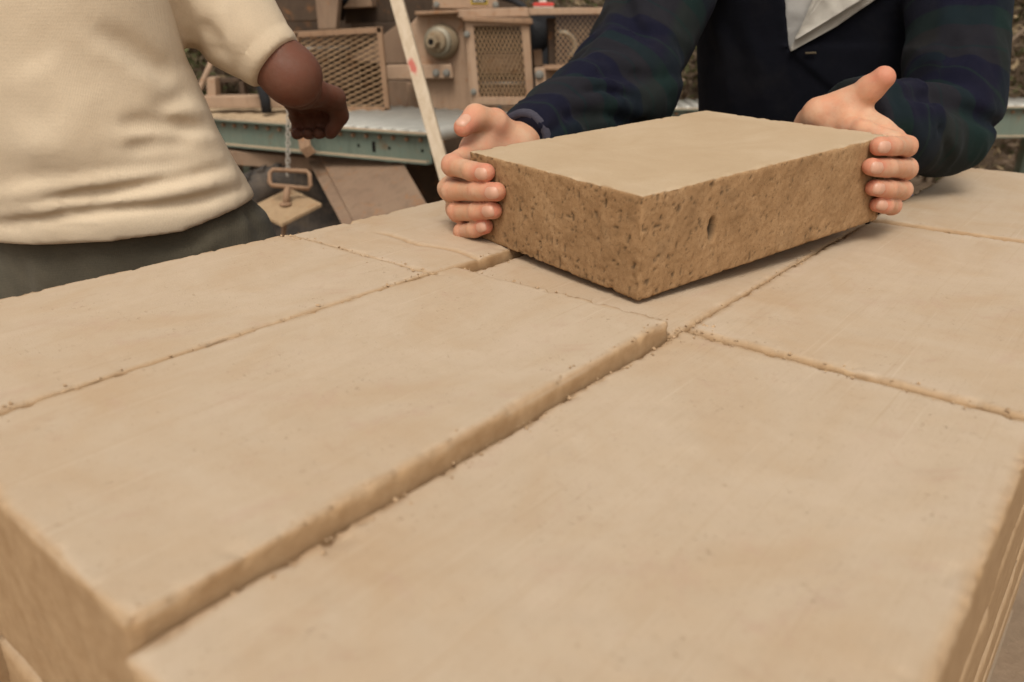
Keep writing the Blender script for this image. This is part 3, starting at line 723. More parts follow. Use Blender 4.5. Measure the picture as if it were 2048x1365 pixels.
# things lying on the beam
tc_ = Y(1087, 13, YM-0.02)
tp = thing('tape_case', 'small red and white case lying on the top beam of the machine', 'case', tuple(Y(1087, 16.5, YM+0.01)))
MB().box(np.array(tp.location)+[0, 0.02, 0.013], (0.088, 0.06, 0.015), None, 0.004).build('case_body', M['red'], tp)
MB().box(np.array(tp.location)+[0, 0.02, 0.0035], (0.084, 0.058, 0.004), None, 0.001).build('case_rim', M['white'], tp)
MB().box(np.array(tp.location)+[-0.003, 0.018, 0.026], (0.032, 0.03, 0.010), None, 0.002).build('case_clip', M['white'], tp)

# ------------------------------------------------------------------ roller conveyors
def conveyor(label, A, B, width_dir, width, pitch, dusty=None, holes=True, rail_h=0.098):
    """A, B: ends of the near rail's top edge; width_dir: horizontal, across the rollers"""
    A = np.asarray(A, float); B = np.asarray(B, float); wd = np.asarray(width_dir, float)
    ex = nrm(B-A); L = np.linalg.norm(B-A); ez = np.array([0, 0, 1.0]); nrm_ = nrm(np.cross(ez, ex)); nrm_ = -nrm_ if nrm_@wd > 0 else nrm_   # outward, to the camera
    root = thing('roller_conveyor', label, 'conveyor', tuple((A+B)/2*np.array([1, 1, 0])+np.array([0, 0, GROUND])))
    rot = np.stack([ex, -nrm_, ez], 1)
    for side, off in ((0, np.zeros(3)), (1, wd*width)):
        m = MB(); mid = (A+B)/2+off
        sgn = 1 if side == 0 else -1
        m.box(mid-ez*rail_h/2, (L, 0.005, rail_h), rot)
        m.box(mid+nrm_*0.014*sgn-ez*0.0025, (L+0.0004, 0.032, 0.005), rot)
        m.box(mid+nrm_*0.014*sgn-ez*(rail_h-0.0025), (L+0.0004, 0.032, 0.005), rot)
        rl = m.build('side_rail', M['green'], root)
        if side == 0:
            MB().box(mid+nrm_*0.0145-ez*(rail_h-0.0066), (L*0.99, 0.026, 0.003), rot).build('dust_film', M['dustcap'], rl)
            MB().box(mid+nrm_*0.0145+ez*0.0016, (L*0.995, 0.029, 0.003), rot).build('dust_film', M['dustcap'], rl)
            for k in range(int(L/pitch)):
                c = A+ex*(pitch*(k+0.5))-ez*0.022+nrm_*0.003
                MB().bolt(c, nrm_, .0062, .008).build('axle_end', M['rust'], rl)
            if holes:
                for s in (0.035, 0.17, 0.235, 0.30, 1.10, 1.16):
                    if s > L: continue
                    c = B-ex*s-ez*0.058+nrm_*0.0028
                    sl = s in (0.235, 1.10)
                    MB().box(c, (0.010 if not sl else 0.014, 0.0012, 0.010 if not sl else 0.036), rot, 0.0).build('slot' if sl else 'bolt_hole', M['hole'], rl)
    n = int(L/pitch)
    first = None
    for k in range(n):
        c = A+ex*(pitch*(k+0.5))-ez*0.016
        mat = M['dusty_roller'] if (dusty and k < n*dusty) else M['roller']
        m = MB(); m.lathe(c+wd*0.006, wd, [(0, 0.018), (0.002, pitch*0.46), (width-0.014, pitch*0.46), (width-0.012, 0.018)], 14)
        m.build('roller', mat, root, True)
    for s in (0.15, 0.9):
        if s*L < L:
            for off in (wd*0.03, wd*(width-0.03)):
                MB().box(A+ex*L*s+off-ez*rail_h+np.array([0, 0, (GROUND+rail_h-A[2])/2]), (0.05, 0.05, -GROUND-rail_h+A[2]-0.004), rot).build('leg', M['green'], root)
    return root
cB = P(862, 268, 2.60); cA = P(425, 240, 3.02); cA[2] = cB[2]
far_end = Z(1030, 229, cB[2])
wdv = far_end-cB; cw = np.linalg.norm(wdv); wdv = wdv/cw
cA2 = cB+(cA-cB)*1.7
conveyor('grey green roller conveyor, half its rollers dusty, behind the cream T-shirt', cA2, cB, wdv, cw, 0.056, dusty=0.62)
A2 = Z(1330, 218, cB[2]-0.02); B2 = Z(2075, 214, cB[2]-0.02)
conveyor('roller conveyor with a deep grey green rail passing behind the dark jacket', A2+(A2-B2)*0.02, B2+(B2-A2)*0.25, np.array([0.02, 1, 0])/np.linalg.norm([0.02, 1, 0]), 0.36, 0.058, dusty=None, holes=False, rail_h=0.135)

# ------------------------------------------------------------------ wheel, fender, boards below the conveyor
fen = thing('machine_trailer', 'trailer with a sloping brown fender and dusty ribbed tyre under the conveyor', 'trailer', (-0.5, 2.95, GROUND))
def fplate(name, pts, ext, mat='machine_shaded'): 
    m = MB(); m.prism(pts, ext); return m.build(name, M[mat], fen, bevel=0.003)
f0, f1, f2, f3 = P(640, 316, 2.95), P(800, 318, 2.75), P(880, 455, 2.30), P(715, 460, 2.45)
fplate('fender_sheet', [f0, f1, f2, f3], nrm(np.cross(f1-f0, f3-f0))*-0.012)
dn = nrm(f3-f0)
fplate('fender_lip', [P(615, 322, 2.96), P(640, 317, 2.95), P(713, 457, 2.452), P(690, 462, 2.46)], (0, 0.03, 0.004), 'machine_shaded')
fplate('frame_beam', [Y(400, 297, 3.05), Y(640, 318, 2.98), Y(640, 343, 2.98), Y(400, 326, 3.05)], (0, 0.08, 0))
fplate('frame_leg', [Y(640, 345, 3.3), Y(670, 345, 3.3), Y(670, 1000, 3.3), Y(640, 1000, 3.3)], (0, 0.06, 0), 'machine_dark')
wc = P(580, 455, 3.12)
wax = nrm((0.35, -1, 0.03))
MB().lathe(wc, wax, [(-.09, .15), (-.10, .19), (-.095, .23), (-.075, .25), (-.02, .256), (.02, .256), (.075, .25), (.095, .23), (.10, .19), (.085, .15), (.06, .14)], 64).build('wheel', M['rubber'], fen, True)
tyre = bpy.data.objects['wheel']
wx = nrm(np.cross(wax, (0, 0, 1))); wz = np.cross(wx, wax)
for k in range(26):
    a = k*2*math.pi/26
    rd = wx*math.cos(a)+wz*math.sin(a); tg = -wx*math.sin(a)+wz*math.cos(a)
    for s in (-1, 1):
        MB().box(wc+rd*0.252+wax*0.045*s+tg*0.012*s, (0.030, 0.075, 0.018), np.stack([nrm(tg+0.35*s*wax), nrm(wax-0.35*s*tg), rd], 1), 0.004).build('tread_block', M['rubber'], tyre)
MB().lathe(wc, wax, [(-.05, .15), (.045, .15), (.055, .14), (.03, .11), (.02, .0)], 32).build('rim', M['machine_dark'], tyre, True)
slab2 = MB(); slab2.prism([Y(300, 330, 3.9), Y(900, 330, 3.9), Y(900, 760, 3.9), Y(300, 760, 3.9)], (0, 0.04, 0)); slab2.build('skirt_panel', M['machine_dark'], mach)
for k, (q, yy) in enumerate((([(815, 330), (835, 330), (925, 430), (905, 430)], 2.75), ([(845, 330), (858, 330), (925, 392), (925, 410)], 2.85))):
    pass

# ------------------------------------------------------------------ rusty hanger bar, chain and tamper
hb = thing('hanger_bar', 'flat rusty bar bent over the near rail of the conveyor', 'bar', tuple(Y(606, 300, 2.62)))
m = MB()
path = [P(572, 150, 2.78), P(590, 215, 2.735), P(600, 240, 2.725), P(606, 270, 2.72), P(611, 296, 2.72), P(622, 309, 2.735)]
for a, b in zip(path[:-1], path[1:]):
    d = nrm(b-a); xx = nrm(np.cross(d, (0.1, 1, 0.1))); nn_ = np.cross(xx, d)
    m.box((a+b)/2, (0.042, 0.009, np.linalg.norm(b-a)+0.006), np.stack([xx, nn_, d], 1))
m.build('bar', M['rust'], hb, bevel=0.002)
MB().tube([P(585, 196, 2.735), P(579, 198, 2.68), P(577, 204, 2.665), P(580, 209, 2.665)], 0.004, 6).build('hook', M['rust'], hb, True)
ct, cbm = P(577, 207, 2.665), P(575.5, 352, 2.62)
ch = thing('chain', 'thin grey link chain hanging in front of the conveyor rail', 'chain', tuple(cbm))
nl = 17; Lk = np.linalg.norm(ct-cbm)/nl; dd = nrm(ct-cbm); ring = []
for j in range(14):
    a = j*2*math.pi/14; ring.append((math.cos(a)*0.0065, math.sin(a)*0.0065+(0.5*Lk-0.0035)*(1 if math.sin(a) > 0 else -1)))
for k in range(nl):
    c = cbm+dd*Lk*(k+0.5); xx = np.array([1., 0, 0]) if k % 2 else nrm((0.25, 1, 0))
    MB().tube([c+xx*a+dd*b for a, b in ring], 0.0021, 6, closed=True).build('link', M['chain'], ch, True)
tz = 2.62
tam = thing('hand_tamper', 'square steel plate tool with a looped handle hanging from the chain', 'tool', tuple(P(572, 412, tz)))
pc = P(571.5, 411, tz)
e1 = nrm(np.array([1, .12, 0.03])); e2 = nrm(np.array([-.12, 1, 0.30])); half = 71*tz/F_PX
d1 = e1*half; d2 = e2*half*1.05
m = MB(); m.prism([pc-d1, pc-d2*0.98, pc+d1, pc+d2], (0, 0, -0.012)); m.build('foot_plate', M['plate'], tam, bevel=0.002)
MB().tube([pc+np.array([0, 0, -0.001]), P(575, 372, tz)], 0.0115, 10).build('stem', M['rust'], tam, True)
MB().lathe(pc, (0, 0, 1), [(0, .020), (.006, .020), (.010, .013)], 16).build('weld_collar', M['rust'], tam, True)
hz = [P(a, b, tz+c) for a, b, c in ((543, 371, -.02), (539, 365, -.02), (540, 346, -.02), (545, 340, -.02), (580, 341.5, 0), (613, 343, .02), (619, 348, .02), (621, 372, .02), (617, 378, .02), (580, 374, 0))]
MB().tube(hz, 0.0078, 10, closed=True).build('handle', M['rust'], tam, True)
MB().tube([P(572, 418, tz+.02), P(568, 455, tz), P(564, 520, tz)], 0.0085, 8).build('guide_rod', M['rust'], tam, True)

# ------------------------------------------------------------------ leaning wooden stake
s0, s1 = P(777, -60, 2.30), P(893, 360, 2.22)
s2 = s1+(s1-s0)*((GROUND-s1[2])/(s1[2]-s0[2]))
st_ = thing('wooden_stake', 'pale planed wooden stake leaning by the conveyor, marked with a red smear', 'stake', tuple(s2))
ax = nrm(s0-s2); xx = nrm(np.cross(ax, (0, 1, 0))); xx = -xx if xx[0] < 0 else xx; yy_ = np.cross(ax, xx)
SL = np.linalg.norm(s0-s2)
m = MB().box((s0+s2)/2+ax*0.15, (0.037, 0.028, SL+0.3), np.stack([xx, -yy_, ax], 1))
m.build('shaft', M['wood'], st_, bevel=0.003)
mk = P(827, 135, 2.255)-s2
def smear(k, c):
    d = k.n('ShaderNodeVectorMath'); d.operation = 'SUBTRACT'; k.l(k.co, d.inputs[0]); d.inputs[1].default_value = mk
    def dot(v, sc_):
        x = k.n('ShaderNodeVectorMath'); x.operation = 'DOT_PRODUCT'; k.l(d.outputs[0], x.inputs[0]); x.inputs[1].default_value = np.asarray(v)/sc_; return x.outputs['Value']
    a, b = dot(xx, .0125), dot(ax, .030)
    a = k.math('ADD', a, k.math('MULTIPLY', b, .30))
    r2 = k.math('SQRT', k.math('ADD', k.math('MULTIPLY', a, a), k.math('MULTIPLY', b, b)))
    r2 = k.math('ADD', r2, k.math('MULTIPLY', k.math('SUBTRACT', k.noise(90, 4, .65), .5), 1.6))
    return k.mix(k.ramp(r2, [(0.55, 0.85), (1.15, 0.0)]), c, (.46, .085, .065))
m = M['wood']; kk = NT.__new__(NT); kk.m = m; kk.t = m.node_tree; kk.b = kk.t.nodes['Principled BSDF']; kk.co = [n for n in kk.t.nodes if n.bl_idname == 'ShaderNodeTexCoord'][0].outputs['Object']
src = kk.b.inputs['Base Color'].links[0].from_socket
kk.l(smear(kk, src), kk.b.inputs['Base Color'])

# ------------------------------------------------------------------ people
class Hand:
    """wrist, four fingers (knuckle, middle joint, end joint, tip) and a thumb, as one distance field"""
    def __init__(s, fore, wrist, fingers, thumb, radii, trad, wr=.026, palm=()):
        s.fore, s.wrist, s.fingers, s.thumb, s.radii, s.trad, s.wr, s.palm = fore, wrist, fingers, thumb, radii, trad, wr, palm
    def __call__(s, p):
        p = p+0.0006*np.stack([vnoise(p*70, q) for q in (1, 2, 3)], 1)
        d = cap(p, s.fore, s.wrist, s.wr*1.18, s.wr)
        c0 = s.wrist
        pd = np.full(len(p), 9.)
        for i, (fg, r) in enumerate(zip(s.fingers, s.radii)):
            pd = smin(pd, cap(p, c0+(fg[0]-c0)*0.12, fg[0], s.wr*.62, r[0]*1.02), .010)
        for a, b, ra, rb in s.palm: pd = smin(pd, cap(p, a, b, ra, rb), .012)
        for a, b in zip(s.fingers[:-1], s.fingers[1:]): pd = smin(pd, cap(p, a[0], b[0], .0085, .0085), .008)
        d = smin(d, pd, .018)
        t = s.thumb; tr = s.trad
        th = cap(p, t[0], t[1], tr[0], tr[1])
        th = smin(th, cap(p, t[1], t[2], tr[1]*.97, tr[2]), .006)
        th = smin(th, cap(p, t[2], t[3], tr[2], tr[3]), .005)
        d = smin(d, th, .014)
        d = smin(d, cap(p, t[1]*.75+t[0]*.25, s.fingers[0][0]*.8+c0*.2, .0085, .0075), .016)   # web of the thumb
        out = d
        for fg, r in zip(s.fingers, s.radii):
            f = cap(p, fg[0], fg[1], r[0], r[1])
            f = smin(f, cap(p, fg[1], fg[2], r[1], r[2]), .004)
            f = smin(f, cap(p, fg[2], fg[3], r[2], r[3]), .003)
            f = smin(f, ball(p, fg[1], r[1]*1.05), .004)
            mid = fg[1]*.5+fg[2]*.5; f = f+.0007*np.exp(-(np.linalg.norm(p-mid, axis=1)/(r[1]*1.1))**2)
            f = f-.0004*np.exp(-(np.linalg.norm(p-fg[2], axis=1)/(r[2]*1.1))**2)
            ax = nrm(fg[3]-fg[2]); q = (p-fg[2])@ax
            near = np.exp(-(np.linalg.norm(p-fg[2], axis=1)/(r[2]*1.5))**2)
            f = f+0.00085*near*(np.exp(-((q+.001)/.0011)**2)+0.8*np.exp(-((q-.0022)/.001)**2))     # creases over the end joint
            ax1 = nrm(fg[2]-fg[1]); q1 = (p-fg[1])@ax1
            f = f+0.0007*np.exp(-(np.linalg.norm(p-fg[1], axis=1)/(r[1]*1.6))**2)*np.cos(q1/.0019*math.pi)*.6
            out = np.minimum(out, smin(d, f, .006))
        return out
    def red(s, p):
        r_ = np.zeros(len(p))
        for fg in s.fingers:
            r_ = np.maximum(r_, 0.95*np.exp(-(np.linalg.norm(p-fg[3], axis=1)/.0165)**2))
            r_ = np.maximum(r_, 0.50*np.exp(-(np.linalg.norm(p-fg[1], axis=1)/.015)**2))
            r_ = np.maximum(r_, 0.35*np.exp(-(np.linalg.norm(p-fg[2], axis=1)/.010)**2))
        r_ = np.maximum(r_, 0.75*np.exp(-(np.linalg.norm(p-s.thumb[3], axis=1)/.022)**2))
        r_ = np.maximum(r_, 0.60*np.exp(-(np.linalg.norm(p-s.thumb[1], axis=1)/.018)**2))
        for a, b in zip(s.fingers[:-1], s.fingers[1:]):               # shade between the fingers put in as darker red
            r_ = np.maximum(r_, 0.55*np.exp(-(polydist(p, [(x+y)/2 for x, y in zip(a, b)])/.0045)**2))
        return np.clip(r_*(0.85+0.35*fbm(p*90, 3, 2))+.16*np.clip(fbm(p*48, 3, 8)+.3, 0, 1), 0, 1)
def nail_mesh(f, dip, tip, r, dorsal, length=.0125, wid=.0098, shift=0.0):
    ax = nrm(tip-dip); do = nrm(dorsal-ax*(dorsal@ax)); sd_ = np.cross(ax, do)
    n, m_ = 15, 13; c = tip+ax*(r*0.12-length*0.30+shift)
    S, T = np.meshgrid(np.linspace(-1, 1, n), np.linspace(-1, 1, m_), indexing='ij')
    sq = np.where(np.abs(S) > 0, 1, 1)
    wv = np.sqrt(np.clip(1-np.where(S < 0, np.abs(S)**4.5, np.abs(S)**4.0*0.9), 0.02, 1))
    base_ = c + (S*length*.5)[..., None]*ax + (T*wv*wid*.5)[..., None]*sd_ + do*0.030
    p = base_.reshape(-1, 3).copy()
    t = np.zeros(len(p))
    for k in range(60): t = np.minimum(t+0.8*f(p-do*t[:, None]), 0.06)
    q = p-do*t[:, None]
    lift = 0.00045*(1-0.55*np.abs(T.ravel())**4)+0.0004*np.clip(S.ravel(), 0, 1)**2
    top = q+do*lift[:, None]; bot = q-do*0.0008
    i = np.arange(n*m_).reshape(n, m_); N = n*m_
    Fq = [(i[a, b], i[a+1, b], i[a+1, b+1], i[a, b+1]) for a in range(n-1) for b in range(m_-1)]
    bd = list(i[0, :-1])+list(i[:-1, -1])+list(i[-1, :0:-1])+list(i[:0:-1, 0])
    Fq += [(bd[k], bd[(k+1) % len(bd)], bd[(k+1) % len(bd)]+N, bd[k]+N) for k in range(len(bd))]
    return np.concatenate([top, bot]), [tuple(int(x) for x in q_) for q_ in Fq]
class Trunk:
    """stacked ellipses: rows of z, cx, cy, half width, half depth; fd is the way the chest faces"""
    def __init__(s, rows, fd):
        s.r = np.array(rows, float); s.fd = nrm(np.array([fd[0], fd[1], 0])); s.sd = np.array([-s.fd[1], s.fd[0], 0])
    def at(s, z): return [np.interp(z, s.r[:, 0], s.r[:, k]) for k in range(1, 5)]
    def __call__(s, p, off=0.0):
        cx, cy, a, b = s.at(p[:, 2]); dx, dy = p[:, 0]-cx, p[:, 1]-cy
        x = dx*s.sd[0]+dy*s.sd[1]; y = dx*s.fd[0]+dy*s.fd[1]
        a = a+off; b = b+off
        k0 = np.sqrt((x/a)**2+(y/b)**2); k1 = np.sqrt((x/(a*a))**2+(y/(b*b))**2)
        d = np.where(k0 > 0.05, k0*(k0-1)/np.maximum(k1, 1e-6), -np.minimum(a, b))
        return np.maximum(d, np.maximum(s.r[0, 0]-p[:, 2], p[:, 2]-s.r[-1, 0]))
class Folds:
    def __init__(s, f0, spec, z0, z1):
        s.items = []
        for pts, amp, wid in spec:
            px = np.interp(np.linspace(0, 1, 9), np.linspace(0, 1, len(pts)), [q[0] for q in pts]); py = np.interp(np.linspace(0, 1, 9), np.linspace(0, 1, len(pts)), [q[1] for q in pts])
            s.items.append((march(f0, px, py, z0, z1), amp, wid))
    def __call__(s, p):
        t = np.zeros(len(p))
        for pts, amp, wid in s.items:
            lo, hi = pts.min(0)-3*wid, pts.max(0)+3*wid
            m = ((p > lo) & (p < hi)).all(1)
            if m.any():
                q = p[m]; best = np.full(len(q), 9.); tt = np.zeros(len(q)); ns = len(pts)-1
                for k in range(ns):
                    a = pts[k]; ab = pts[k+1]-a; u_ = np.clip(((q-a)@ab)/max(ab@ab, 1e-12), 0, 1)
                    dd_ = np.linalg.norm(q-a-u_[:, None]*ab, axis=1); c = dd_ < best
                    best = np.where(c, dd_, best); tt = np.where(c, (k+u_)/ns, tt)
                t[m] += amp*(1+.7*vnoise(q*11+amp*900, 5))*np.exp(-(best/wid)**2)*np.clip(np.sin(np.pi*np.clip(tt*.9+.05, 0, 1))*1.4, 0, 1)
        return t
def head_sdf(c, face, r=.098):
    """skull, jaw, nose, ears, brow; c is the skull centre, face the way it looks"""
    fz = nrm(face); sx = nrm(np.cross(fz, (0, 0, 1))); up_ = np.cross(sx, fz)
    rot = np.stack([sx, fz, up_], 1); g_ = lambda x, y, z: c+rot@np.array([x, y, z])*r
    def f(p):
        d = ell(p, c, (.80*r, 1.0*r, 1.02*r), rot)
        d = smin(d, ell(p, g_(0, .32, -.55), (.60*r, .62*r, .72*r), rot), .03)
        d = smin(d, cap(p, g_(0, .98, .02), g_(0, 1.16, -.30), .012, .017), .012)
        for s_ in (-1, 1):
            d = smin(d, ell(p, g_(.80*s_, -.05, -.12), (.012, .026, .034), rot), .006)
            d = smin(d, ell(p, g_(.36*s_, .80, .16), (.030, .014, .010), rot), .012)
            d = -smin(-d, ball(p, g_(.36*s_, 1.02, -.02), .017), .008)
            d = smin(d, ball(p, g_(.35*s_, .82, -.02), .0135), .002)
        d = smin(d, ell(p, g_(0, .93, -.62), (.026, .011, .006), rot), .004)
        d = smin(d, ell(p, g_(0, .92, -.72), (.022, .011, .007), rot), .004)
        return d
    def hair(p):
        d = ell(p, c+rot@np.array([0, -.12, .16])*r, (.90*r, 1.03*r, 1.02*r), rot)
        q = (p-c)@rot
        cut = np.maximum(q[:, 1]-(.55*r), 0) - np.maximum(q[:, 2]-.55*r, 0)
        return np.maximum(d+0.003*fbm(p*60, 2, 9), np.maximum(-(q[:, 2]+.55*r-.3*q[:, 1]), cut-0.012))
    return f, hair, up_
def boot(name, ankle, toe_dir, par):
    t = nrm(toe_dir); f = lambda p: np.maximum(smin(smin(cap(p, ankle+[0, 0, .10], ankle, .052, .050), cap(p, ankle+[0, 0, -.01], ankle+t*.15+[0, 0, -.03], .048, .040), .03), 9, .001), GROUND-p[:, 2])
    V, Q = iso(f, ankle-[.25, .25, .12], ankle+[.25, .25, .16], .012)
    return mesh_obj(name, V, Q, M['leather'], par)
def join_sets(sets, keys=()):
    Vs, Qs, n = [], [], 0
    for V, Q in sets: Vs.append(V); Qs.append(Q+n); n += len(V)
    return np.concatenate(Vs), np.concatenate(Qs)

# ---- the man in the plaid jacket, hands on the brick
manR = thing('person', 'person in a dark plaid jacket gripping the brown brick with both bare hands', 'person', (0.56, 1.52, GROUND))
FD = (-0.40, -0.917)
# his right hand (on the left corner of the brick)
OUT = HR@np.array([0, 1., 0]); FRONT_L = HR@np.array([-1., 0, 0]); FRONT_R = HR@np.array([0, -1., 0])
rw = P(1036, 293, 1.005)
def fing_r(mc, pip, dip, tip, rr_):
    return (mc, HL_(*pip, 0, -.006), HL_(*dip, 0, -rr_[2]*.98), HL_(*tip, 0, -rr_[3]*.90))
RR = [(.0114, .0119, .0109, .0101), (.0116, .0120, .0111, .0103), (.0111, .0114, .0106, .0098), (.0098, .0102, .0095, .0088)]
fr_ = [fing_r(P(938, 306, .955), (905, 330), (944, 343), (972, 346), RR[0]),
       fing_r(P(896, 377, .955), (905, 382), (956, 383), (993, 384), RR[1]),
       fing_r(P(912, 418, .980), (916, 424), (955, 424), (986, 421), RR[2]),
       fing_r(P(938, 446, 1.000), (926, 464), (950, 459), (971, 453), RR[3])]
tr_ = [P(1016, 278, 1.000), P(988, 246, .968), P(951, 234, .945), P(927, 255, .928)]
elbR = P(1244, 176, 1.24)
handR = Hand(rw+nrm(elbR-rw)*.12, rw, fr_, tr_, RR, (.0195, .0166, .0148, .0116), .0270, palm=[(P(985, 290, .985), P(940, 300, .968), .017, .012), (P(975, 262, .985), P(945, 290, .968), .015, .011)])
# his left hand (on the right corner)
lw = HW_((HL+.048, .132, .088))
LR = [(.0114, .0118, .0107, .0101), (.0116, .0120, .0109, .0103), (.0111, .0114, .0105, .0098), (.0098, .0101, .0094, .0088)]
def fing_l(mc, pip, dip, tip, rr_):
    return (mc, HL_(*pip, 1, .004), HL_(*dip, 1, -rr_[2]*.98), HL_(*tip, 1, -rr_[3]*.90))
fl_ = [fing_l(HW_((HL+.016, .045, .098)), (1812, 293), (1784, 293), (1757, 293), LR[0]),
       fing_l(HW_((HL+.018, .048, .074)), (1813, 338), (1776, 336), (1743, 334), LR[1]),
       fing_l(HW_((HL+.018, .050, .051)), (1803, 380), (1776, 379), (1748, 376), LR[2]),
       fing_l(HW_((HL+.016, .052, .032)), (1784, 412), (1770, 411), (1755, 409), LR[3])]
tl_ = [HW_((HL+.030, .116, .108)), P(1704, 205, .985), P(1741, 178, .965), P(1767, 156, .950)]
elbL = P(1912, 205, 1.18)
handL = Hand(lw+nrm(elbL-lw)*.12, lw, fl_, tl_, LR, (.0215, .0188, .0162, .0138), .0275, palm=[(P(1715, 232, .990), P(1790, 276, .950), .014, .012), (P(1690, 235, 1.0), P(1760, 262, .965), .017, .013)])
# trunk, neck, head, arms of the body
shR, shL = np.array([.318, 1.50, .42]), np.array([.690, 1.375, .42])
trunkR = Trunk([(-.28, .575, 1.58, .185, .140), (-.05, .565, 1.555, .188, .145), (.08, .55, 1.525, .195, .148), (.28, .54, 1.50, .215, .150), (.42, .535, 1.485, .205, .130), (.52, .53, 1.475, .12, .085)], FD)
hc = np.array([.49, 1.39, .72]); hf, hhair, _ = head_sdf(hc, np.array([-.35, -.75, -.55]))
def bodyR(p):
    d = trunkR(p, -.030)
    d = smin(d, cap(p, (.525, 1.465, .47), hc+[.01, .02, -.06], .060, .055), .03)
    d = smin(d, hf(p), .015)
    for sh, el, wr in ((shR, elbR, rw), (shL, elbL*.5+P(1893, 262, 1.17)*.5, lw)):
        d = smin(d, cap(p, sh, el, .048, .032), .02); d = smin(d, cap(p, el, wr, .032, .026), .015)
    return d
sets = [iso(bodyR, (.0, .95, -.26), (.85, 1.70, .86), .0075)]
reds = [np.zeros(len(sets[0][0]))]
for hd in (handR, handL):
    pts = np.array([q for fg in hd.fingers for q in fg]+list(hd.thumb)+[hd.wrist, hd.fore])
    sets.append(iso(hd, pts.min(0)-.03, pts.max(0)+.03, .00125)); reds.append(hd.red(sets[-1][0]))
V, Q = join_sets(sets)
bR = mesh_obj('body', V, Q, M['skin'], manR, attrs={'red': np.concatenate(reds)})
for hd, dors in ((handR, FRONT_L), (handL, FRONT_R)):
    for fg, r in zip(hd.fingers, hd.radii):
        nv, nf = nail_mesh(hd, fg[2], fg[3], r[3], dors, r[3]*1.62, r[3]*1.30, r[3]*.42)
        mesh_obj('nail', nv, nf, M['nail'], bR)
nv, nf = nail_mesh(handR, tr_[2], tr_[3], .0112, np.array([-.12, -.62, .78]), .0190, .0150, .004); mesh_obj('nail', nv, nf, M['nail'], bR)
nv, nf = nail_mesh(handL, tl_[2], tl_[3], .0118, np.array([.2, .9, .2]), .015, .0125); mesh_obj('nail', nv, nf, M['nail'], bR)
V, Q = iso(hhair, hc-.16, hc+.16, .006); mesh_obj('hair', V, Q, M['hair'], manR)
# jacket
cuR = rw+nrm(elbR-rw)*.012; cuL = lw+nrm(elbL-lw)*.075
SLV = [(shR, elbR, cuR, .088, .078, .041, .035, elbR), (shL, elbL, cuL, .090, .060, .052, .010, P(1893, 262, 1.17))]
def sleeve(p, sv):
    sh, el, cu, r0, r1, r2, kk, e2 = sv
    d = smin(cap(p, sh, el, r0, r1), cap(p, e2, cu, r1*.95, r2), kk)
    ax = nrm(cu-el)
    return np.maximum(d, (p-cu)@ax)
def jacket0(p):
    d = trunkR(p)
    d = np.maximum(d, -.24-p[:, 2])
    for sv in SLV: d = smin(d, sleeve(p, sv), .016)
    return d
jf = Folds(jacket0, [
    ([(1062, 250), (1120, 205), (1190, 196), (1270, 215), (1340, 236)], 0.0128, .011),
    ([(1060, 272), (1140, 232), (1230, 232), (1320, 262)], -0.0105, .009),
    ([(1128, 182), (1180, 166), (1250, 180), (1330, 214)], 0.0128, .010),
    ([(1140, 200), (1200, 182), (1270, 198)], -0.0120, .008),
    ([(1163, 158), (1230, 146), (1310, 158), (1385, 150)], -0.0150, .010),
    ([(1170, 122), (1205, 112), (1262, 128), (1262, 150)], 0.0120, .010),
    ([(1218, 10), (1228, 66), (1205, 96), (1172, 110)], 0.0150, .012),
    ([(1240, -20), (1262, 40), (1300, 100)], -0.0090, .010), ([(1270, -20), (1300, 40), (1380, 90)], 0.0105, .013),
    ([(1250, 250), (1300, 200), (1370, 150)], 0.0090, .012),
    ([(1075, 262), (1110, 240), (1150, 262)], 0.0075, .006),
    ([(1792, 196), (1870, 198), (1940, 226), (2000, 256)], -.016, .012),
    ([(1800, 176), (1880, 178), (1960, 214), (1998, 240)], .008, .014),
    ([(1790, 232), (1826, 262), (1850, 300), (1862, 346)], .007, .011),
    ([(1822, 216), (1862, 250), (1888, 300), (1890, 340)], -.006, .009),
    ([(1860, 214), (1904, 262), (1914, 322)], .008, .012),
    ([(1770, 250), (1800, 236), (1828, 246)], .004, .006),
    ([(1905, -20), (1890, 60), (1850, 130), (1800, 180)], .006, .012), ([(1960, -20), (1930, 80), (1870, 150)], -.006, .012),
    ([(1420, 20), (1455, 120), (1470, 240)], .005, .018), ([(1480, 30), (1520, 140), (1540, 240)], .004, .018),
    ([(1790, 20), (1775, 110), (1745, 200)], -.006, .016),
    ], .9, 1.9)
# V opening: the pixel outline turned into a wedge cut 16 mm deep into the chest
Vpt = [march(jacket0, [a], [b], .9, 2.)[0] for a, b in ((1568, -60), (1570, 0), (1572, 50), (1578, 102))]
Vrt = [march(jacket0, [a], [b], .9, 2.)[0] for a, b in ((1800, -60), (1745, 0), (1660, 60), (1580, 103))]
def side_of(p, line, sgn):
    """signed offset across the line in the plane of the chest"""
    a, b = line[1], line[-1]; fdir = np.array([FD[0], FD[1], 0.1]); n_ = nrm(np.cross(b-a, fdir))*sgn
    return (p-a)@n_
sL = 1 if side_of(np.array([(Vpt[1]+Vrt[1])/2]), Vpt, 1)[0] < 0 else -1
sRr = 1 if side_of(np.array([(Vpt[1]+Vrt[1])/2]), Vrt, 1)[0] < 0 else -1
edgeA, edgeB = march(jacket0, [1579], [104], .9, 2.)[0], march(jacket0, [1652], [212], .9, 2.)[0]
edgeC = march(jacket0, [1700], [300], .9, 2.)[0]
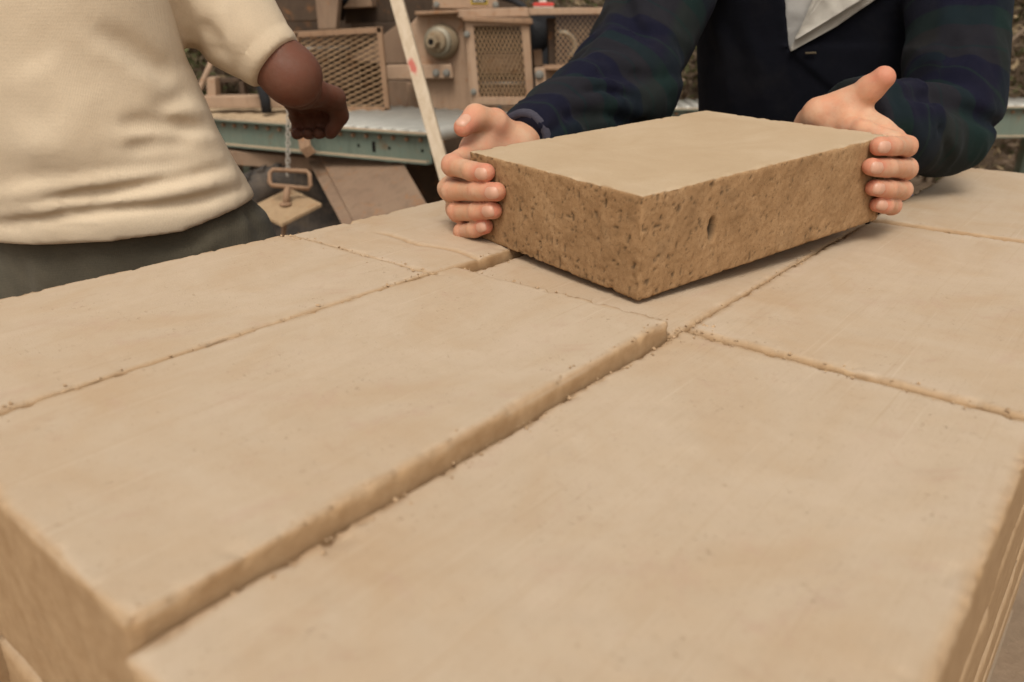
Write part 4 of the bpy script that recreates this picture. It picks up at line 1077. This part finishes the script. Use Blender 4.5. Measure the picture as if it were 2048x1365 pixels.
def jacket(p):
    d = jacket0(p)
    d = d-jf(p) - 0.0022*fbm(p*13, 3, 21)*np.clip(1, 0, 1)
    # the left front laps over the right one: a 5 mm step at its edge
    fdir = np.array([FD[0], FD[1], 0.0]); n_ = nrm(np.cross(edgeB-edgeA, fdir)); n_ = n_ if n_[0] > 0 else -n_
    q = (p-edgeA)@n_; m = (p[:, 2] < edgeA[2]+.01) & (p[:, 1] < 1.5)
    d = d-np.where(m, .006/(1+np.exp(-np.clip(q/.0018, -30, 30)))*np.exp(-np.clip(q, 0, 1)/.10), 0)
    for (sh, el, cu, r0, r1, r2, kk, e2) in SLV:                    # wool bunches in rings at the elbow and up the forearm
        a2 = nrm(cu-el); t2 = (p-el)@a2; rad = np.linalg.norm(p-el-t2[:, None]*a2, axis=1)
        mk = np.clip((.13-rad)/.03, 0, 1)*np.clip((t2+.10)/.08, 0, 1)*np.clip((np.linalg.norm(cu-el)-t2)/.03, 0, 1)
        if (mk > 0).any():
            x2 = nrm(np.cross(a2, (0.2, 1, 0))); y2 = np.cross(a2, x2)
            q2 = np.stack([t2*26+6*((p-el)@x2), (p-el)@x2*7, (p-el)@y2*7], 1)
            rg = 1-np.abs(fbm(q2, 2, 77))*1.6
            d = d-mk*.0075*np.clip(rg, -0.3, 1)
    wedge = np.maximum(np.maximum(side_of(p, Vpt, sL), side_of(p, Vrt, sRr)), np.maximum(-(jacket0(p)+.020), (p[:, 1]-1.5)))
    return np.maximum(d, -wedge)
V, Q = iso(jacket, (-.02, .98, -.27), (.98, 1.74, .55), .0050)
al = np.zeros(len(V)); ar = np.zeros(len(V)); slv = np.zeros(len(V))
tb = trunkR(V); sds = [sleeve(V, s_) for s_ in SLV]
for k, (s_, dsl) in enumerate(zip(SLV, sds)):
    sh, el, cu = s_[:3]; L1 = np.linalg.norm(el-sh)
    d1, d2 = cap(V, sh, el, s_[3], s_[4]), cap(V, el, cu, s_[4]*.88, s_[5])
    a1, a2 = nrm(el-sh), nrm(cu-el)
    t1 = (V-sh)@a1; t2 = L1+(V-el)@a2; b_ = np.clip(.5+.5*(d1-d2)/.03, 0, 1)
    x1 = nrm(np.cross(a1, (0.2, 1, 0))); y1 = np.cross(a1, x1); x2 = nrm(np.cross(a2, (0.2, 1, 0))); y2 = np.cross(a2, x2)
    an1 = np.arctan2((V-sh)@y1, (V-sh)@x1)*.075; an2 = np.arctan2((V-el)@y2, (V-el)@x2)*.055
    own = (dsl < tb+.004) & (dsl < sds[1-k])
    al = np.where(own, t1*(1-b_)+t2*b_, al); ar = np.where(own, an1*(1-b_)+an2*b_+.3, ar)
    slv = np.where(own, np.clip((tb-dsl+.004)/.006, 0, 1), slv)
jk = mesh_obj('jacket', V, Q, M['jacket'], manR, attrs={'along': al+.5, 'around': ar, 'sleeve': slv})
for (sh, el, cu, r0, r1, r2, kk_, e2), rr_ in zip(SLV, (.0375, .047)):
    a2 = nrm(cu-el); x2 = nrm(np.cross(a2, (0.2, 1, 0))); y2 = np.cross(a2, x2)
    ringp = [cu-a2*.004+(x2*math.cos(t)+y2*math.sin(t))*rr_*(1+.05*math.sin(3*t+1)) for t in np.linspace(0, 2*math.pi, 29)[:-1]]
    MB().tube(ringp, .0060, 8, closed=True).build('cuff', M['cuff'], jk, True)
# pale lining turned out at the neck, and the shirt in the opening: sheets laid on the chest
def drape(name, left, right, f, off, thick, mat, par, n=26, m_=14, z0=.9, z1=2.0, wav=0.0, edge_lift=0.0):
    tt = np.linspace(0, 1, n)
    lx, ly = [np.interp(tt, np.linspace(0, 1, len(left)), [q[k] for q in left]) for k in (0, 1)]
    rx, ry = [np.interp(tt, np.linspace(0, 1, len(right)), [q[k] for q in right]) for k in (0, 1)]
    ss = np.linspace(0, 1, m_)
    PX = lx[:, None]*(1-ss)+rx[:, None]*ss; PY = ly[:, None]*(1-ss)+ry[:, None]*ss
    p = march(f, PX.ravel(), PY.ravel(), z0, z1, off)
    nn_ = grad(f, p); SS = np.tile(ss, n)
    p = p+nn_*((wav*fbm(p*28, 3, 6)) + edge_lift*SS**2)[:, None]
    i = np.arange(n*m_).reshape(n, m_); N = n*m_
    Fq = [(i[a, b], i[a, b+1], i[a+1, b+1], i[a+1, b]) for a in range(n-1) for b in range(m_-1)]
    bd = list(i[0, :-1])+list(i[:-1, -1])+list(i[-1, :0:-1])+list(i[:0:-1, 0])
    Fq += [tuple(x+N for x in q[::-1]) for q in Fq] + [(bd[k], bd[k]+N, bd[(k+1) % len(bd)]+N, bd[(k+1) % len(bd)]) for k in range(len(bd))]
    return mesh_obj(name, np.concatenate([p+nn_*thick/2, p-nn_*thick/2]), [tuple(int(x) for x in q) for q in Fq], mat, par)
chest = lambda p: trunkR(p)
drape('shirt_front', [(1566, -240), (1562, -70), (1564, 0), (1570, 60), (1577, 100)], [(1850, -240), (1840, -70), (1760, 0), (1680, 50), (1584, 102)], chest, -.010, .003, M['inner'], manR, n=40, wav=.004)
drape('lining_facing', [(1700, -250), (1650, -70), (1625, 0), (1604, 50), (1580, 100)], [(1880, -220), (1850, -70), (1746, 0), (1672, 53), (1583, 102)], chest, .0035, .004, M['lining'], jk, n=40, wav=.0026, edge_lift=.005)
drape('lapel', [(1720, -250), (1690, -70), (1640, 0), (1612, 40), (1588, 78)], [(1860, -220), (1815, -70), (1722, -3), (1656, 40), (1590, 80)], chest, .0120, .0035, M['lining'], jk, n=40, wav=.0036, edge_lift=.008)
drape('buttonhole', [(1610, 105), (1611, 109)], [(1632, 104), (1633, 108)], jacket0, .009, .002, M['thread_tan'], jk, 4, 8)
trsR = Trunk([(-.62, .575, 1.58, .15, .11), (-.28, .575, 1.585, .19, .140), (-.10, .57, 1.57, .18, .13)], FD)
hipL, hipR = np.array([.735, 1.55, -.17]), np.array([.44, 1.62, -.17])
kL, kR, aL, aR = np.array([.80, 1.56, -.50]), np.array([.40, 1.58, -.50]), np.array([.82, 1.66, GROUND+.09]), np.array([.38, 1.68, GROUND+.09])
def trou(tr, legs, k=.05, seed=1):
    def f(p):
        d = tr(p)
        for h, kn, an, r0, r1, r2 in legs:
            d = smin(d, cap(p, h, kn, r0, r1), k); d = smin(d, cap(p, kn, an, r1, r2), .03)
        return np.maximum(d-.003*fbm(p*12, 3, seed), GROUND+.03-p[:, 2])
    return f
V, Q = iso(trou(trsR, [(hipL, kL, aL, .118, .085, .068), (hipR, kR, aR, .110, .085, .068)]), (.2, 1.30, GROUND), (1.0, 1.85, -.08), .010)
mesh_obj('jeans', V, Q, M['jeans'], manR)
boot('boot', aL, np.array([-.3, -.9, 0]), manR); boot('boot', aR, np.array([-.4, -.9, 0]), manR)

# ---- the man in the cream T-shirt, seen from behind
manL = thing('person', 'person in a cream T-shirt and olive trousers seen from behind, elbow bent', 'person', (-.52, 1.04, GROUND))
FD2 = (0.12, 0.99)
trunkL = Trunk([(-.06, -.520, 1.045, .186, .138), (.045, -.530, 1.035, .180, .138), (.12, -.553, 1.02, .176, .135), (.20, -.570, 1.01, .172, .132), (.34, -.60, 1.0, .200, .125), (.46, -.62, .99, .19, .10), (.53, -.63, .99, .10, .075)], FD2)
shl, ell_ = P(382, -42, 1.00), P(584, 153, 1.02)
shl2, el2 = np.array([-.82, 1.0, .38]), np.array([-.93, 1.05, .12])
sEnd = P(549, 124, 1.01); sdv = nrm(ell_-shl)
def shirt0(p):
    d = trunkL(p)
    s_ = cap(p, shl, sEnd+sdv*.006, .086, .0375)
    s2 = np.maximum(cap(p, shl2, el2, .075, .05), (p-(shl2+el2)/2)@nrm(el2-shl2))
    s_ = np.maximum(s_, (p-sEnd)@sdv)
    d = smin(d, s_, .010); d = smin(d, s2, .03)
    return d
sf = Folds(shirt0, [
    ([(20, 378), (182, 353), (290, 336), (400, 322)], -.0075, .010),
    ([(-20, 398), (140, 372), (300, 350), (440, 318)], .0105, .011),
    ([(10, 406), (227, 383), (364, 361), (452, 338)], -.011, .0085),
    ([(-30, 428), (160, 410), (330, 388), (470, 352)], .0115, .011),
    ([(-30, 442), (182, 425), (364, 407), (482, 378)], -.011, .0085),
    ([(-30, 462), (180, 446), (340, 430), (490, 392)], .0045, .014),
    ([(236, 254), (295, 249), (350, 250), (410, 262)], -.0105, .010),
    ([(225, 272), (300, 268), (380, 272), (436, 282)], .0085, .011),
    ([(250, 300), (318, 287), (390, 285)], -.007, .010),
    ([(306, 224), (345, 205), (385, 180)], -.0095, .010),
    ([(320, 236), (370, 226), (412, 222)], .008, .010),
    ([(190, 55), (255, 92), (310, 130), (360, 158)], -.009, .014),
    ([(180, 85), (250, 125), (330, 170)], .006, .016),
    ([(404, 118), (378, 60), (350, 0), (335, -40)], -.012, .013),
    ([(395, 40), (430, 80), (440, 120)], -.006, .012),
    ([(480, -20), (500, 40), (515, 90)], .004, .014), ([(440, 0), (462, 60), (470, 110)], .005, .012),
    ([(60, 120), (110, 180), (190, 260)], .004, .03), ([(30, 300), (120, 290), (230, 250)], .004, .025),
    ], .6, 1.6)
sf.items = [(a_, b_*1.0, c_) for a_, b_, c_ in sf.items]
def hemz(x): return .006+.06*(x+.5)+.24*np.clip(x+.40, 0, 1)
def shirt(p):
    d = shirt0(p)-sf(p)-.0022*fbm(p*11, 3, 31)
    t = (p-sEnd)@sdv; ra = np.linalg.norm(p-sEnd-t[:, None]*sdv, axis=1)
    m = (ra < .070)
    d = d+np.where(m, .0016*np.exp(-((t+.020)/.0022)**2)-.0012*np.exp(-((t+.005)/.010)**2), 0)   # stitched sleeve hem
    hz_ = p[:, 2]-hemz(p[:, 0])
    d = d-.0015*np.exp(-((hz_-.006)/.008)**2)+.0016*np.exp(-((hz_-.022)/.0022)**2)*(p[:, 0] < -.2)
    return np.maximum(d, -hz_)
V, Q = iso(shirt, (-1.02, .80, -.04), (-.20, 1.25, .56), .0048)
ts = mesh_obj('t_shirt', V, Q, M['shirt'], manL)
trL = Trunk([(-.20, -.520, 1.06, .190, .135), (.0, -.522, 1.05, .182, .131), (.05, -.54, 1.04, .165, .128), (.10, -.56, 1.03, .140, .11)], FD2)
hA, hB_ = np.array([-.430, 1.06, -.10]), np.array([-.66, 1.07, -.10])
kA, kB, aA, aB = np.array([-.37, 1.10, -.45]), np.array([-.63, 1.12, -.45]), np.array([-.38, 1.13, GROUND+.09]), np.array([-.66, 1.16, GROUND+.09])
tf0 = trou(trL, [(hA, kA, aA, .105, .085, .070), (hB_, kB, aB, .105, .085, .070)], .05, 41)
tff = Folds(tf0, [([(490, 420), (510, 450), (530, 480)], -.006, .007), ([(455, 440), (475, 470), (480, 500)], -.004, .008), ([(250, 500), (330, 495), (420, 480)], -.006, .007), ([(440, 475), (400, 500), (340, 520)], .006, .010), ([(60, 520), (90, 560), (80, 600)], .006, .014), ([(120, 500), (150, 560), (140, 600)], -.006, .014), ([(470, 400), (488, 440), (500, 480)], .005, .008),
                  ([(180, 500), (200, 540), (230, 580)], .003, .012), ([(320, 490), (330, 520), (300, 550)], .004, .006)], .6, 1.6)
V, Q = iso(lambda p: tf0(p)-tff(p), (-.85, .80, GROUND), (-.2, 1.35, .09), .0075)
mesh_obj('trousers', V, Q, M['trousers'], manL)
boot('boot', aA, np.array([.2, .9, 0]), manL); boot('boot', aB, np.array([-.1, .9, 0]), manL)
wrA = P(600, 178, 1.11)
hc2 = np.array([-.62, 1.06, .74]); hf2, hh2, _ = head_sdf(hc2, np.array([.25, .9, -.35]))
fw = nrm(nrm(wrA-ell_)+np.array([0, .5, -.25])); sxx = nrm(np.cross(fw, (0, 0, 1)))
ff = []
for k in range(4):
    b0 = wrA+fw*.080+sxx*(.025-.017*k); b1 = b0+fw*.035+np.array([0, 0, -.012]); b2 = b1+np.array([0, 0, -.025])+fw*.004; ff.append((b0, b1, b2, b2-fw*.020+np.array([0, 0, -.006])))
hand2 = Hand(ell_+(wrA-ell_)*.82, wrA, ff, [wrA+fw*.02+sxx*.02, wrA+fw*.055+sxx*.042, wrA+fw*.08+sxx*.045+[0, 0, -.02], wrA+fw*.085+sxx*.030+[0, 0, -.042]], [(.0105, .0105, .0095, .0088)]*4, (.018, .015, .013, .011))
hd2b = np.array([-.95, 1.26, .02])
def bodyL(p):
    d = trunkL(p, -.03)
    d = smin(d, cap(p, (-.625, 1.0, .48), hc2+[0, -.02, -.06], .060, .056), .03)
    d = smin(d, hf2(p), .015)
    d = smin(d, cap(p, shl, ell_, .050, .0315), .02)
    d = smin(d, cap(p, ell_, wrA, .0325, .0255), .030)
    d = smin(d, cap(p, shl2, el2, .05, .038), .03); d = smin(d, cap(p, el2, hd2b, .038, .027), .02)
    return d
sets = [iso(bodyL, (-1.05, .80, -.05), (-.15, 1.45, .90), .0070)]
pts = np.array([q for fg in ff for q in fg]+list(hand2.thumb)+[hand2.wrist, hand2.fore])
sets.append(iso(hand2, pts.min(0)-.03, pts.max(0)+.03, .0030))
sh_ = hd2b-wrA
mir = np.array([1., 1, 1]); sets.append((sets[1][0]+sh_, sets[1][1]))
V, Q = join_sets(sets)
bL = mesh_obj('body', V, Q, M['skin_dark'], manL, attrs={'red': .4*np.exp(-(np.linalg.norm(V-ell_, axis=1)/.05)**2)})
V, Q = iso(hh2, hc2-.16, hc2+.16, .008); mesh_obj('hair', V, Q, M['hair'], manL)

# ------------------------------------------------------------------ dry scrub behind the yard
def shrub_mesh(seed, h, spread, n_st, leafy):
    rs = np.random.RandomState(seed); tw = MB(); lv = []; lf = []
    def twig(p, d, L, r, lev):
        pts = [p]; q = p.copy(); dd_ = d.copy(); n = 4
        for k in range(n):
            dd_ = nrm(dd_+rs.randn(3)*.28+np.array([0, 0, .04])); q = q+dd_*L/n; pts.append(q)
        tw.tube(pts, [r*(1-.7*k/n) for k in range(n+1)], 4 if lev == 0 else 3, caps=False)
        if lev < 2:
            for k in range(5 if lev == 0 else 4):
                j = rs.randint(1, n+1); twig(pts[j], nrm(dd_+rs.randn(3)*.75), L*rs.uniform(.35, .6), r*.5, lev+1)
        else:
            for k in range(leafy):
                c = pts[rs.randint(1, n+1)]+rs.randn(3)*.05*h/1.6; a, b = nrm(rs.randn(3)), nrm(rs.randn(3)); s_ = rs.uniform(.016, .038)*h/1.8
                i = len(lv); lv.extend([c-a*s_, c+b*s_*.45, c+a*s_, c-b*s_*.45]); lf.append((i, i+1, i+2, i+3))
    for k in range(n_st):
        a = rs.uniform(0, 2*math.pi); t = rs.uniform(.1, .55)
        twig(np.array([math.cos(a)*.12*spread, math.sin(a)*.12*spread, 0]), nrm(np.array([math.cos(a)*t, math.sin(a)*t, 1])), h*rs.uniform(.55, .8), .020*h/1.8, 0)
    return tw, np.array(lv), lf
protos = []
for k, (h, sp, ns, lfy, lm) in enumerate(((2.6, 1.6, 15, 6, 'leaf_dry'), (2.2, 1.4, 13, 8, 'leaf_olive'), (1.5, 1.3, 14, 5, 'leaf_dry'))):
    tw, lv, lf = shrub_mesh(40+k, h, sp, ns, lfy)
    mt_ = bpy.data.meshes.new('trunk'); mt_.from_pydata([tuple(v) for v in tw.v], [], tw.f); mt_.materials.append(M['twig'])
    ml_ = bpy.data.meshes.new('crown'); ml_.from_pydata([tuple(v) for v in lv], [], lf); ml_.materials.append(M[lm])
    protos.append((mt_, ml_))
rs = np.random.RandomState(8)
spots = []
for y_, n_, x0, x1 in ((5.6, 13, -4.2, 5.4), (7.2, 15, -5.6, 7.2), (9.5, 15, -8, 10), (13, 14, -11, 14)):
    for k in range(n_):
        spots.append((x0+(x1-x0)*(k+.5+rs.uniform(-.35, .35))/n_, y_+rs.uniform(-.5, .5)))
zones = [(380, 'behind the cream T-shirt'), (560, 'beside the raised elbow'), (780, 'behind the slanted guard'), (930, 'behind the hub plate'), (1070, 'behind the mesh box'), (1240, 'above the long top beam'), (1420, 'seen past the near sleeve'), (1700, 'behind the jacket front'), (1980, 'behind the bent elbow'), (99999, 'at the right edge')]
where = ['nearest row', 'second row', 'third row', 'farthest row']
seen_ = {}
for k, (x_, y_) in enumerate(spots):
    t = k % 3 if y_ > 6.3 else (0, 2, 1, 0)[k % 4]
    row = 0 if y_ < 6.3 else 1 if y_ < 8.4 else 2 if y_ < 11 else 3
    sname = ['dry brown twiggy shrub', 'olive leaved shrub', 'low dry shrub'][t]
    px_ = CX+F_PX*x_/(y_*math.cos(PITCH)+.8*math.sin(PITCH)); zn = next(z for lim, z in zones if px_ < lim)
    lab = f'{sname} in the {where[row]} of scrub {zn}'
    c_ = seen_.get(lab, 0); seen_[lab] = c_+1
    lab = lab if c_ == 0 else lab.replace(sname, ('leaning ', 'taller ', 'outermost ', 'sparse ')[(c_-1) % 4]+sname)
    root = thing('shrub', lab, 'shrub', (x_, y_, GROUND-.02), 'scrub behind the yard', (0, 0, rs.uniform(0, 6.28)))
    s_ = rs.uniform(.85, 1.25)*(1 if row < 2 else 1.5); root.scale = (s_, s_, s_)
    for nm, me in (('trunk', protos[t][0]), ('crown', protos[t][1])):
        o = bpy.data.objects.new(nm, me); COL.objects.link(o); o.parent = root
